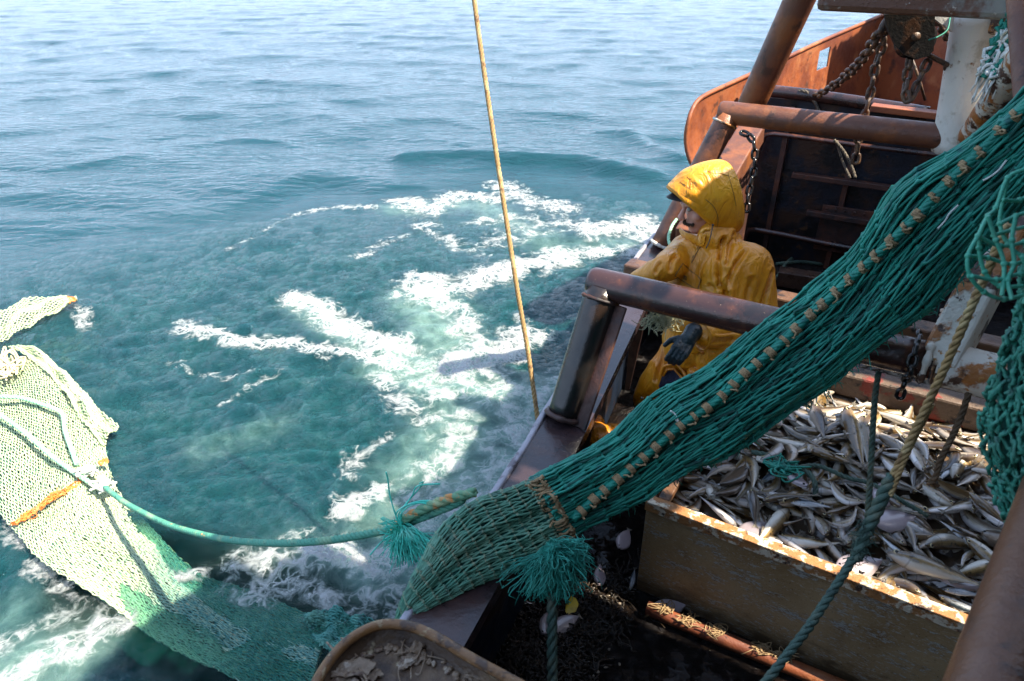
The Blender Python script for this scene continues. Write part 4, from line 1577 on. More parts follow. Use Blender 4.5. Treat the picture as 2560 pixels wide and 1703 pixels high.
def S_h(u, v, k=1.0):
    c = np.stack([np.interp(u, np.linspace(0, 1, 40), HC[:, i]) for i in range(3)], -1)
    r = np.interp(u, np.linspace(0, 1, 40), HRd) * k * (1 + .09 * np.sin(v * 6.283 * 4 + u * 6) + .05 * np.sin(v * 6.283 * 9 - u * 11))
    return c + np.stack([r * np.cos(v * 6.283), r * np.sin(v * 6.283), 0 * r], -1)


mb = MB()
strands(mb, S_h, 44, 44, .0042, sub=3, jit=.0022, knot=1.6, wear=lambda u, v: np.full(len(u), .10))
part("netting", mb, M['net'], hang)
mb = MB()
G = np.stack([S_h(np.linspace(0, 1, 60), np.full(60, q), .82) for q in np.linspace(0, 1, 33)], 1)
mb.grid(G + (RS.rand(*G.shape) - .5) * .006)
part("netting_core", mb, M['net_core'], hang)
loops = thing("loose_net", tuple(V(2500, 735, 1.35)), "slack light green net meshes dangling in open loops", "fishing net", "nets")
M['loop'] = netmat("light_green_cord", (.055, .36, .235), (.12, .42, .28), (.03, .24, .17))
LP = [[(2570, 420), (2520, 445), (2490, 520), (2470, 540), (2445, 590), (2420, 640), (2425, 690), (2460, 730), (2510, 748), (2570, 735)],
      [(2520, 445), (2508, 500), (2500, 560), (2520, 610), (2555, 640), (2600, 650)],
      [(2470, 540), (2490, 600), (2510, 660), (2505, 740)],
      [(2445, 590), (2500, 615), (2560, 605), (2600, 580)],
      [(2425, 640), (2470, 645), (2530, 660), (2600, 640)],
      [(2430, 690), (2490, 700), (2550, 685), (2600, 690)],
      [(2500, 560), (2540, 540), (2600, 520)], [(2508, 500), (2550, 500), (2600, 470)],
      [(2540, 540), (2530, 600), (2535, 660), (2520, 700), (2530, 750)],
      [(2456, 560), (2448, 620), (2462, 680), (2500, 715), (2560, 715)],
      [(2480, 590), (2530, 575), (2600, 560)], [(2555, 640), (2575, 700), (2560, 760)]]
mb = MB()
for i, l in enumerate(LP):
    pts = [V(x, y, 1.34 + .035 * math.sin(i * 2.1) + .012 * math.sin(k * .9)) for k, (x, y) in enumerate(l)]
    mb.tube(smooth_path(pts, 60), .0040, 8)
    for p in pts[1:-1]:
        mb.ball(p, .0062, n=8, m=6)
part("meshes", mb, M['loop'], loops)
# scrap of knitted net on the mast
scrap = thing("net_scrap", tuple(V(2480, 215, 3.3)), "scrap of green and white netting draped against the white mast", "fishing net", "nets")
Pl = smooth_path([V(2535, 10, 3.2), V(2500, 60, 3.3), V(2470, 110, 3.35), V(2450, 180, 3.35)], 30)
Pr = smooth_path([V(2600, 10, 3.15), V(2570, 80, 3.2), V(2545, 160, 3.25), V(2490, 195, 3.32)], 30)
uu30 = np.linspace(0, 1, 30)


def S_s(u, v):
    l = np.stack([np.interp(u, uu30, Pl[:, k]) for k in range(3)], -1)
    r = np.stack([np.interp(u, uu30, Pr[:, k]) for k in range(3)], -1)
    p = l * (1 - v)[:, None] + r * v[:, None]
    p[:, 1] -= .03 * np.sin(v * 3.14) + .012 * np.sin(v * 20 + u * 9)
    return p


mb = MB()
strands(mb, S_s, 10, 13, .0085, sub=3, jit=.005, knot=1.4, wear=lambda u, v: .0 * u)
part("netting", mb, M['net'], scrap)
mb = MB()
strands(mb, lambda u, v: S_s(.35 + u * .65, v * .7) + np.array([0, -.012, 0]), 6, 7, .008, sub=3, jit=.006, knot=1.4)
for i in range(40):
    p = Vector(S_s(np.array([RS.uniform(.6, 1)]), np.array([RS.uniform(0, .6)]))[0])
    e = p + Vector((RS.uniform(-.05, .0), -.01, RS.uniform(-.16, -.05)))
    mb.tube(smooth_path([p, p.lerp(e, .5) + Vector(RS.normal(0, .008, 3)), e], 8), .004, 5)
part("white_cord", mb, M['white_twine'], scrap)
# ================================================================== fish pound
O = VZ(1592, 1470, DZ)                    # its outboard front corner on the deck
O.z = DZ
PH = .565                                  # board height
bmx, nt, pb_, out = newmat("scuffed_board_paint")
co = coords(nt)
cst = coords(nt, (1, 1, 3.2))
big = noisen(nt, co, 2.4, 6, .62, .5)
mid = noisen(nt, cst, 7, 8, .7, .3)
fin_ = noisen(nt, cst, 52, 8, .72)
spk = noisen(nt, co, 130, 4, .7)
c_ = mixc(nt, ramp(nt, big, .34, .66), (.29, .17, .072), (.44, .29, .145))
c_ = mixc(nt, ramp(nt, mid, .50, .72), c_, (.12, .060, .022))
c_ = mixc(nt, mathn(nt, 'MULTIPLY', ramp(nt, fin_, .50, .66), .55), c_, (.46, .35, .22))
chip = mathn(nt, 'MULTIPLY', ramp(nt, mathn(nt, 'ADD', fin_, mathn(nt, 'MULTIPLY', mathn(nt, 'SUBTRACT', mid, .5), .9)), .57, .61), .9)
c_ = mixc(nt, chip, c_, (.42, .41, .37))
c_ = mixc(nt, mathn(nt, 'MULTIPLY', ramp(nt, spk, .60, .66), .7), c_, (.07, .035, .016))
sx = nd(nt, "ShaderNodeSeparateXYZ")
nt.links.new(co, sx.inputs[0])
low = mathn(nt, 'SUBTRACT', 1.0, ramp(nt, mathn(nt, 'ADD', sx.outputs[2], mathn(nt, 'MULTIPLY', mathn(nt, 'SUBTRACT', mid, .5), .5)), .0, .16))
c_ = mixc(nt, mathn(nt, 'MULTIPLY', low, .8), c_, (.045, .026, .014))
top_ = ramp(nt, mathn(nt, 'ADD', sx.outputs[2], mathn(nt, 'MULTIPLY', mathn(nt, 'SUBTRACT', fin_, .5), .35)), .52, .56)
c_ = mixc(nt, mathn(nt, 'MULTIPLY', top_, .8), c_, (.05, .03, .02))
nt.links.new(c_, pb_.inputs["Base Color"])
pb_.inputs["Roughness"].default_value = .42
bp_ = nd(nt, "ShaderNodeBump")
bp_.inputs["Strength"].default_value = .35
bp_.inputs["Distance"].default_value = .006
nt.links.new(mathn(nt, 'ADD', fin_, mathn(nt, 'ADD', chip, mid)), bp_.inputs["Height"])
nt.links.new(bp_.outputs[0], pb_.inputs["Normal"])
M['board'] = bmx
M['rim'] = weathered("rust_eaten_rim", (.40, .17, .055), [((.74, .62, .45), 22, .47, .56), ((.07, .032, .02), 14, .56, .64)], .5, .15, .4, 90)
pound = thing("fish_pound", (O.x, O.y, DZ), "scuffed steel fronted fish pound heaped with fish on deck", "fish pound")
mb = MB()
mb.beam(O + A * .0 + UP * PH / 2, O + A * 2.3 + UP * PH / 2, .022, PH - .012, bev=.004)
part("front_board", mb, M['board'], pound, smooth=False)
mb = MB()
mb.beam(O + UP * (PH + .004) - B * .012, O + A * 2.3 + UP * (PH + .004) - B * .012, .052, .012, bev=.003)
mb.beam(O + UP * (PH - .022) - B * .030, O + A * 2.3 + UP * (PH - .022) - B * .030, .006, .045, bev=.001)
part("front_rim", mb, M['rim'], pound, smooth=False)
mb = MB()
mb.beam(O + B * .015 + A * .012 + UP * PH / 2, O + B * 1.16 + A * .012 + UP * PH / 2, .03, PH, bev=.004)
part("side_board", mb, M['wood_brown'], pound, smooth=False)
mb = MB()
mb.beam(O + B * .03 + A * .06 + UP * (PH - .02), O + B * .50 + A * .06 + UP * (PH + .01), .05, .035, bev=.006)
part("loose_batten", mb, M['wood_brown'], pound, smooth=False)
# back timbers
nB_ = B.copy()
rb = O + B * 1.16
tl = VP(1990, 872, rb, nB_)
mb = MB()
rz = tl.z
b0 = Vector((rb.x, rb.y, rz - .105)) - A * .1
mb.beam(b0, b0 + A * 2.7, .12, .125, bev=.012)
part("upper_back_timber", mb, M['wood_red'], pound, smooth=False)
mb = MB()
b1 = b0 - UP * .150 - B * .006
mb.beam(b1, b1 + A * 2.7, .13, .155, bev=.012)
part("lower_back_timber", mb, M['wood_red'], pound, smooth=False)
mb = MB()
b2 = VP(2230, 818, O + B * 1.75, nB_) - A * 1.6
mb.beam(b2, b2 + A * 3.0, .14, .11, bev=.012)
mb2 = MB()
solo("deck_timber", mb, M['wood_brown'], "wet brown timber baulk lying behind the red pound timbers", "timber", smooth=False)

# ------------------------------------------------------------------ fish
def fishmat(name, back, side, belly, spot=None, rough=.28):
    m, nt, p, out = newmat(name)
    at = nd(nt, "ShaderNodeAttribute", attribute_name="val")
    oi = nd(nt, "ShaderNodeObjectInfo")
    co = coords(nt)
    tweak = mathn(nt, 'MULTIPLY', mathn(nt, 'SUBTRACT', noisen(nt, co, 34, 5, .65), .5), .7)
    v = mathn(nt, 'ADD', at.outputs["Fac"], tweak)
    c = mixc(nt, ramp(nt, v, -.55, -.05), belly, side)
    c = mixc(nt, ramp(nt, v, .02, .55), c, back)
    if spot:
        c = mixc(nt, mathn(nt, 'MULTIPLY', ramp(nt, noisen(nt, co, 75, 3, .6), .55, .63), ramp(nt, v, -.15, .3)), c, spot)
    # thin dark line along the flank
    c = mixc(nt, mathn(nt, 'MULTIPLY', mathn(nt, 'SUBTRACT', 1.0, ramp(nt, mathn(nt, 'ABSOLUTE', mathn(nt, 'SUBTRACT', at.outputs["Fac"], .13)), .0, .07)), .5), c, (.05, .04, .03))
    tcg = nd(nt, "ShaderNodeTexCoord")
    sg_ = nd(nt, "ShaderNodeSeparateXYZ")
    nt.links.new(tcg.outputs["Generated"], sg_.inputs[0])
    gx = sg_.outputs[0]
    if not name.startswith("flat"):
        curve = mathn(nt, 'ADD', gx, mathn(nt, 'MULTIPLY', mathn(nt, 'POWER', mathn(nt, 'ABSOLUTE', at.outputs["Fac"]), 2.0), .035))
        gill = mathn(nt, 'SUBTRACT', 1.0, ramp(nt, mathn(nt, 'ABSOLUTE', mathn(nt, 'SUBTRACT', curve, .225)), .003, .016))
        c = mixc(nt, mathn(nt, 'MULTIPLY', gill, .4), c, (.05, .022, .018))
        c = mixc(nt, mathn(nt, 'MULTIPLY', mathn(nt, 'SUBTRACT', 1.0, ramp(nt, gx, .12, .26)), .45), c, (.20, .13, .075))
        mouth = mathn(nt, 'SUBTRACT', 1.0, ramp(nt, mathn(nt, 'ADD', mathn(nt, 'MULTIPLY', mathn(nt, 'ABSOLUTE', mathn(nt, 'ADD', at.outputs["Fac"], .25)), .12), gx), .045, .075))
        c = mixc(nt, mathn(nt, 'MULTIPLY', mouth, .7), c, (.06, .03, .025))
        c = mixc(nt, mathn(nt, 'MULTIPLY', ramp(nt, gx, .86, .95), .6), c, (.10, .075, .045))
    hs = nd(nt, "ShaderNodeHueSaturation")
    nt.links.new(c, hs.inputs["Color"])
    nt.links.new(mathn(nt, 'ADD', .5, mathn(nt, 'MULTIPLY', oi.outputs["Random"], .75)), hs.inputs["Value"])
    nt.links.new(hs.outputs[0], p.inputs["Base Color"])
    p.inputs["Roughness"].default_value = rough
    p.inputs["Specular IOR Level"].default_value = .7
    p.inputs["Coat Weight"].default_value = .8
    p.inputs["Coat Roughness"].default_value = .10
    b = nd(nt, "ShaderNodeBump")
    b.inputs["Strength"].default_value = .25
    b.inputs["Distance"].default_value = .003
    nt.links.new(noisen(nt, co, 220, 3, .6), b.inputs["Height"])
    nt.links.new(b.outputs[0], p.inputs["Normal"])
    return m


FM = {'whiting': fishmat("silver_fish_skin", (.10, .056, .018), (.38, .285, .17), (.74, .69, .66)),
      'cod': fishmat("olive_fish_skin", (.11, .062, .016), (.30, .195, .07), (.68, .62, .52), (.035, .022, .010)),
      'pout': fishmat("dark_brown_fish_skin", (.040, .023, .012), (.10, .062, .034), (.42, .35, .28), (.02, .012, .008)),
      'herring': fishmat("blue_silver_fish_skin", (.020, .040, .060), (.42, .46, .50), (.66, .68, .70)),
      'flat': fishmat("flatfish_belly_skin", (.40, .33, .34), (.36, .29, .31), (.46, .38, .39), None, .3),
      'flatb': fishmat("flatfish_back_skin", (.075, .055, .035), (.075, .055, .035), (.09, .06, .04), (.03, .02, .015), .35)}
FM['eye'] = weathered("fish_eye", (.01, .01, .01), (), .08, .02, .0, 10)
FM['iris'] = weathered("fish_iris", (.50, .42, .24), (), .2, .05, .0, 10)
FM['fin'] = weathered("fish_fin", (.22, .19, .15), [((.12, .10, .07), 40, .5, .6)], .35, .1, .3, 200)


def fish_mesh(kind, L, bend=0.0, twist=0.0, seed=0):
    rs = np.random.RandomState(seed)
    hk = {'whiting': .225, 'cod': .24, 'pout': .26, 'herring': .19}[kind] * L * rs.uniform(.92, 1.1)
    wk = hk * {'whiting': .62, 'cod': .70, 'pout': .55, 'herring': .5}[kind]
    t = np.array([0, .02, .05, .10, .17, .26, .36, .48, .60, .71, .80, .87, .92, .95])
    hp = np.array([.03, .24, .42, .62, .82, .97, 1.0, .93, .74, .53, .36, .25, .20, .20])
    wp = np.array([.03, .30, .52, .75, .92, 1.0, .98, .86, .62, .40, .24, .14, .08, .06])
    m = 12
    an = np.arange(m) * 2 * np.pi / m
    cx = (t - .5) * L
    ctr_y = bend * L * 1.0 * ((t - .35) ** 2 * 1.6 - .1)
    ctr_z = twist * L * (t - .4) ** 2
    G, val = [], []
    for k in range(len(t)):
        y = np.cos(an) * hk / 2 * hp[k]
        y = np.where(y < 0, y * 1.08, y * .95)
        z = np.sin(an) * wk / 2 * wp[k]
        sl = 2 * bend * 1.6 * (t[k] - .35)
        G.append(np.stack([cx[k] - y * sl * .6, y + ctr_y[k], z + ctr_z[k]], -1))
        val.append(np.cos(an))
    G = np.array(G)
    val = np.array(val)
    mb = MB()
    G = np.concatenate([G, G[:, :1]], 1)
    val = np.concatenate([val, val[:, :1]], 1)
    mb.grid(G, 0, val)
    mb.add(G[0, :m], [list(range(m))[::-1]], 0, val[0, :m])

    def at(tt, yy):     # point on the midline sheet
        c = np.interp(tt, t, ctr_y)
        z = np.interp(tt, t, ctr_z)
        return np.array([(tt - .5) * L, yy + c, z])

    def fin(pts, v):    # thin double skinned fin
        P = np.array(pts)
        n = len(P)
        o = np.array([0, 0, .0009])
        mb.add(np.concatenate([P + o, P - o]), [list(range(n)), list(range(n, 2 * n))[::-1]], 2, v)
    top = lambda tt: hk / 2 * np.interp(tt, t, hp) * .93
    bot = lambda tt: -hk / 2 * np.interp(tt, t, hp) * 1.05
    fin([at(.93, hk * .09), at(1.03, hk * .36), at(1.0, hk * .08), at(1.005, -hk * .06), at(1.04, -hk * .36), at(.93, -hk * .09)], .5)
    if kind == 'herring':
        fin([at(.42, top(.42)), at(.46, top(.46) + hk * .22), at(.56, top(.56))], .6)
    else:
        for a, b_, h_ in ((.27, .42, .26), (.44, .62, .20), (.65, .82, .16)):
            fin([at(a, top(a) * .95), at(a + .03, top(a) + hk * h_), at((a + b_) / 2 + .03, top((a + b_) / 2) + hk * h_ * .6), at(b_, top(b_) * .95)], .6)
        for a, b_, h_ in ((.40, .60, .18), (.64, .82, .14)):
            fin([at(a, bot(a) * .95), at(a + .04, bot(a) - hk * h_), at(b_, bot(b_) * .95)], .0)
    # pectoral fins and eyes
    for sg in (1, -1):
        zz = sg * wk * .5
        p = at(.24, -hk * .06)
        P = np.array([p + [0, 0, zz * .93], p + [L * .08, -hk * .05, zz * 1.15], p + [L * .09, -hk * .16, zz * 1.1], p + [L * .01, -hk * .1, zz * .95]])
        mb.add(np.concatenate([P, P]), [(0, 1, 2, 3), (7, 6, 5, 4)], 2)
        e = at(.085, hk * .10)
        mb.ball(e + np.array([0, 0, sg * wk * .5 * np.interp(.085, t, wp) * .9]), hk * .095, hk * .095, hk * .045, 10, 6, 1)
        mb.ball(e + np.array([0, 0, sg * wk * .5 * np.interp(.085, t, wp) * .84]), hk * .15, hk * .15, hk * .040, 10, 6, 3)
    me = mb.mesh("fish_" + kind, [FM[kind], FM['eye'], FM['fin'], FM['iris']])
    return me


def flat_mesh(L, seed, brown=False):
    rs = np.random.RandomState(seed)
    W = L * rs.uniform(.46, .56)
    mb = MB()
    n, m = 16, 18
    G, val = [], []
    tt = np.linspace(0, 1, n)
    for k, t in enumerate(tt):
        wv_ = math.sin(math.pi * min(.985, max(.015, t)) ** .85) ** .75 * W / 2
        th = .016 * math.sin(math.pi * min(.97, max(.03, t))) ** .5
        s = np.linspace(-1, 1, m)
        z = th * np.sqrt(np.clip(1 - s ** 2, 0, 1)) + .010 * math.sin(3 * t) * s + .012 * (t - .5) ** 2 * 4 * rs.uniform(.5, 1.2)
        G.append(np.stack([np.full(m, (t - .5) * L), s * wv_, z], -1))
        val.append(-np.abs(s) * .5)
    G = np.array(G)
    mb.grid(G, 0, np.array(val), flip=True)
    Gd = G.copy()
    Gd[:, :, 2] -= .010
    mb.grid(Gd, 0, np.array(val))
    rim = np.concatenate([G[:, 0], G[::-1, -1]])
    P = np.array([[.46, .035, .002], [.60, .11, .004], [.585, 0, .004], [.60, -.11, .004], [.46, -.035, .002]]) * np.array([L, L, 1])
    mb.add(np.concatenate([P, P]), [(0, 1, 2, 3, 4), (9, 8, 7, 6, 5)], 2)
    mb.ball((-.40 * L, .01, .014), .006, .006, .004, 8, 5, 1)
    return mb.mesh("flatfish", [FM['flatb' if brown else 'flat'], FM['eye'], FM['fin']])


KINDS = {}
for kind, Ls_, bends in (('whiting', (.22, .25, .195), (0, .24, -.38, .7)), ('cod', (.30, .25), (0, .24, -.26)), ('pout', (.19, .225), (0, .5, -.5)), ('herring', (.185,), (0, .15, -.15))):
    KINDS[kind] = [fish_mesh(kind, l * .98, b, random.uniform(-.35, .35), i * 7 + j) for i, l in enumerate(Ls_) for j, b in enumerate(bends)]
KINDS['flat'] = [flat_mesh(l, i) for i, l in enumerate((.18, .155, .20))]
KINDS['flatb'] = [flat_mesh(l, i + 5, True) for i, l in enumerate((.15, .17))]


def heap_z(a, b):
    z = DZ + PH - .11 + .17 * sstep(0, 1.0, b) + .07 * math.exp(-((a - .75) / .45) ** 2 - ((b - .8) / .3) ** 2)
    return z + .05 * (float(fbm(np.array(a * 2.3), np.array(b * 2.3), 2, 3)) - .5) - .10 * (1 - sstep(0, .22, a))


mb = MB()
aa, bb_ = np.linspace(.03, 2.28, 60), np.linspace(.03, 1.12, 40)
G = np.zeros((60, 40, 3))
for i, a in enumerate(aa):
    for j, b in enumerate(bb_):
        p = O + A * a + B * b
        G[i, j] = (p.x, p.y, heap_z(a, b) - .055 + .02 * RS.rand())
mb.grid(G)
solo("packed_catch", mb, FM['pout'], "dark packed mass of the catch under the loose fish", "catch", kind="stuff")

FLAB = {'whiting': "slender silver fish lying in the heap in the pound", 'cod': "olive brown cod lying in the heap in the pound", 'pout': "short dark brown fish lying in the heap in the pound",
        'herring': "small blue silver herring lying in the heap in the pound", 'flat': "flatfish lying pale belly up in the heap in the pound", 'flatb': "flatfish lying brown back up in the heap in the pound"}
FGRP = {'whiting': "silver fish heaped in the pound", 'cod': "olive cod heaped in the pound", 'pout': "dark brown fish heaped in the pound", 'herring': "herring heaped in the pound",
        'flat': "pale flatfish heaped in the pound", 'flatb': "brown flatfish heaped in the pound"}
FNAME = {'whiting': "whiting", 'cod': "cod", 'pout': "pout", 'herring': "herring", 'flat': "flatfish", 'flatb': "flatfish"}


def put_fish(me, kind, p, yaw, roll=0.0, pitch=0.0, label=None, group=None, scale=1.0):
    o = bpy.data.objects.new(FNAME[kind], me)
    COL.objects.link(o)
    o.matrix_world = Matrix.Translation(p) @ Matrix.Rotation(yaw, 4, 'Z') @ Matrix.Rotation(pitch, 4, 'Y') @ Matrix.Rotation(roll, 4, 'X') @ Matrix.Scale(scale, 4)
    return tag(o, label or FLAB[kind], "fish", group or (FGRP[kind] if label is None else None))


rf = random.Random(21)
placed = []
tries = 0
while len(placed) < 400 and tries < 16000:
    tries += 1
    a, b = rf.uniform(.04, 2.05), rf.uniform(.05, 1.10)
    if a > 1.25 + b * .5 and rf.random() < .8:
        continue
    lim = .066 if len(placed) < 180 else .044
    if any((a - q[0]) ** 2 + (b - q[1]) ** 2 < lim ** 2 for q in placed):
        continue
    placed.append((a, b))
    kind = rf.choices(['whiting', 'cod', 'pout', 'herring', 'flat', 'flatb'], [44, 26, 20, 5, 4, 2])[0]
    me = rf.choice(KINDS[kind])
    z = heap_z(a, b) + rf.uniform(-.012, .034) + .010 * (len(placed) > 180)
    p = O + A * a + B * b
    yaw = rf.gauss(R(-25), R(58)) + (math.pi if rf.random() < .5 else 0)
    edge = min(1, a / .16) * min(1, b / .16)
    pitch = rf.gauss(0, .13) * edge
    if kind in ('flat', 'flatb'):
        roll = rf.gauss(0, .2)
    else:
        roll = rf.choice([0, math.pi]) + rf.gauss(0, .5)
    # keep heads and tails inside the boards
    ext = .125
    ca, cb = abs(math.cos(yaw - R(-31.6))), abs(math.sin(yaw - R(-31.6)))
    if a < ext * ca + .02 or b < ext * cb + .02 or b > 1.12 - ext * cb:
        a2 = max(a, ext * ca + .03)
        b2 = min(max(b, ext * cb + .03), 1.11 - ext * cb)
        p = O + A * a2 + B * b2
        z = heap_z(a2, b2) + rf.uniform(-.01, .03)
    put_fish(me, kind, Vector((p.x, p.y, z)), yaw, roll, pitch)


def px_heap(px, py, up=.03):
    p = VZ(px, py, DZ + PH + .05)
    for _ in range(4):
        q = p - O
        p = VZ(px, py, heap_z(q.dot(A), q.dot(B)) + up)
    return p


def aim(px0, py0, px1, py1, up=.04):       # yaw and centre for a fish from head to tail
    h, t = px_heap(px0, py0, up), px_heap(px1, py1, up)
    d = t - h
    return (h + t) / 2, math.atan2(d.y, d.x), d.length, math.atan2(-d.z, math.hypot(d.x, d.y))


for (x0, y0, x1, y1, kind, sc, up, lab) in [
        (2112, 1010, 2160, 1180, 'cod', 1.0, .075, "large olive cod lying head up at the sunlit back of the heap"),
        (2155, 1035, 2172, 1165, 'cod', .9, .055, "pale cod lying close beside the large cod at the back"),
        (2030, 1000, 2066, 1110, 'pout', 1.0, .07, "dark fish lying head down left of the large cod"),
        (2215, 1380, 2465, 1465, 'cod', 1.0, .075, "largest cod with white belly near the front rim"),
        (2012, 1118, 2160, 1170, 'cod', 1.0, .06, "long olive cod lying under the dark rope on the heap"),
        (1905, 1255, 2030, 1232, 'whiting', 1.0, .06, "pale grey fish curved alone near the middle of the heap"),
        (1880, 1220, 1890, 1320, 'pout', 1.0, .07, "dark curved fish lying tail down over the front rim"),
        (2080, 1310, 2162, 1290, 'whiting', .95, .075, "white fish curled upward by the hanging rope"),
        (1975, 1255, 2085, 1265, 'herring', 1.0, .07, "bright silver herring lying on top mid heap"),
        (2360, 1475, 2470, 1488, 'herring', 1.0, .07, "blue silver herring lying by the front rim below the largest cod"),
        (2420, 1230, 2540, 1330, 'cod', 1.0, .07, "olive cod lying beside the hanging green net"),
        (1690, 1200, 1705, 1265, 'whiting', .9, .05, "small brown fish in the front outboard corner of the pound")]:
    c, yaw, L_, pit = aim(x0, y0, x1, y1, up)
    me = KINDS[kind][0 if kind != 'whiting' else 3]
    Lm = max(v.co.x for v in me.vertices) - min(v.co.x for v in me.vertices)
    k = min(1.25, max(.55, L_ / Lm))
    put_fish(me, kind, c, yaw, rf.choice([0.35, math.pi - .35]), pit, lab, None, k)
for (x, y, yaw, lab, k) in [(1880, 1330, .6, "pale flatfish showing its white belly at the front rim", 0), (2205, 1240, 1.2, "pale flatfish half under the spliced rope", 1), (2145, 1415, .2, "pale flatfish wedged at the front rim under the splice", 2), (1985, 1195, 2.0, "pale flatfish lying under the dark rope end", 1), (2230, 1300, .1, "broad pale flatfish beside the splice", 2)]:
    put_fish(KINDS['flat'][k], 'flat', px_heap(x, y, .055), yaw, .1, .05, lab)
# fish and scraps on the deck
for (x, y, yaw, kind, k, lab) in [(1582, 1445, 1.25, 'herring', 0, "small silver fish lying against the outer corner of the pound"),
                                  (1560, 1350, 1.1, 'flat', 0, "grey white flatfish lying on the deck below the net"),
                                  (1500, 1440, 1.45, 'flat', 1, "thin white fish lit by the sun on the deck"),
                                  (1670, 1520, .1, 'flat', 2, "white flatfish lying between the deck pipe and the pound"),
                                  (1365, 1560, 1.35, 'flat', 1, "cream flatfish lying left of the thick dark rope on the deck"),
                                  (1412, 1560, .5, 'flat', 0, "pinkish flatfish lying right of the thick dark rope on the deck"),
                                  (1290, 1500, -.2, 'whiting', 0, "silver fish lying in the weed near the bulwark"),
                                  (1625, 975, 1.0, 'cod', 1, "dark glossy fish lying by the bulwark near the knee of the man")]:
    p = VZ(x, y, DZ + .03)
    if y < 1000:
        p = V(x, y, 3.75)
        p.z = max(p.z, DZ + .12)
    put_fish(KINDS[kind][k], kind, p, yaw, .15, 0, lab, None, .8)
# rope tangled over the fish
pts = [px_heap(1880, 1130, .06), px_heap(1925, 1140, .08), px_heap(1965, 1160, .08), px_heap(2010, 1175, .08), px_heap(2035, 1200, .08), px_heap(2040, 1240, .06)]
rope_obj("rope", pts, .0125, M['rope_dark'], "dark green rope tangled over the fish, knotted end", n=60)
pts = [px_heap(1985, 1170, .07), px_heap(2045, 1165, .08), px_heap(2120, 1195, .08), px_heap(2180, 1210, .08), px_heap(2250, 1250, .08), px_heap(2320, 1290, .05)]
rope_obj("rope", pts, .0105, M['rope_dark'], "long dark green rope lying across the top of the fish", n=80)
mb = MB()
for i in range(18):
    pts = [px_heap(1960 + RS.normal(0, 26), 1168 + RS.normal(0, 14), .07 + RS.rand() * .04) for _ in range(5)]
    mb.tube(smooth_path(pts, 24), .0045, 5)
solo("rope_tangle", mb, M['tassel_dark'], "small green tangle of twine on top of the fish", "rope", "ropes on the boat")
# ================================================================== the man
from mathutils.bvhtree import BVHTree


def oilskin(name, base, light, dirt):
    m, nt, p, out = newmat(name)
    co = coords(nt)
    c = mixc(nt, ramp(nt, noisen(nt, co, 5, 6, .6, .4), .40, .66), base, light)
    c = mixc(nt, mathn(nt, 'MULTIPLY', ramp(nt, noisen(nt, co, 11, 8, .72), .54, .74), .75), c, dirt)
    c = mixc(nt, mathn(nt, 'MULTIPLY', ramp(nt, noisen(nt, co, 90, 4, .6), .64, .72), .55), c, (.10, .055, .015))
    nt.links.new(c, p.inputs["Base Color"])
    p.inputs["Roughness"].default_value = .42
    p.inputs["Coat Weight"].default_value = .16
    p.inputs["Coat Roughness"].default_value = .2
    cw = coords(nt, (1.0, 1.0, .45), (0.3, .5, .2))
    n1_ = noisen(nt, cw, 13, 3, .55, 1.1)
    rid = mathn(nt, 'SUBTRACT', 1.0, mathn(nt, 'MULTIPLY', mathn(nt, 'ABSOLUTE', mathn(nt, 'SUBTRACT', n1_, .5)), 4.0))
    rid = mathn(nt, 'MAXIMUM', rid, 0.0)
    h = mathn(nt, 'ADD', rid, mathn(nt, 'MULTIPLY', noisen(nt, co, 45, 4, .6), .35))
    b = nd(nt, "ShaderNodeBump")
    b.inputs["Strength"].default_value = .55
    b.inputs["Distance"].default_value = .010
    nt.links.new(h, b.inputs["Height"])
    nt.links.new(b.outputs[0], p.inputs["Normal"])
    return m


M['jacket'] = oilskin("yellow_oilskin", (.59, .222, .005), (.66, .285, .014), (.36, .13, .008))
M['trouser'] = oilskin("orange_oilskin", (.56, .185, .004), (.62, .25, .010), (.30, .10, .008))
M['hood'] = oilskin("bright_yellow_oilskin", (.66, .265, .005), (.72, .34, .016), (.44, .17, .010))
M['seam'] = weathered("brown_seam", (.20, .10, .018), (), .7, .1, .1, 100)
M['black'] = weathered("black_cloth", (.012, .011, .012), (), .5, .1, .1, 100)
M['glove'] = weathered("dark_rubber_glove", (.008, .020, .026), [((.016, .034, .040), 12, .5, .65)], .34, .1, .12, 90, spec=.4)
M['skin'] = weathered("ruddy_skin", (.58, .29, .21), [((.62, .22, .165), 22, .52, .70), ((.50, .27, .20), 60, .56, .7)], .45, .08, .06, 200)
M['stubble'] = weathered("dark_moustache", (.07, .042, .026), [((.13, .085, .055), 120, .5, .6)], .7, .1, .5, 400)
M['navy'] = weathered("navy_cloth", (.012, .014, .040), [((.03, .03, .05), 40, .5, .65)], .7, .1, .3, 150)
M['boot'] = weathered("black_boot", (.012, .012, .012), [((.04, .035, .03), 8, .55, .7)], .35, .1, .1, 60)

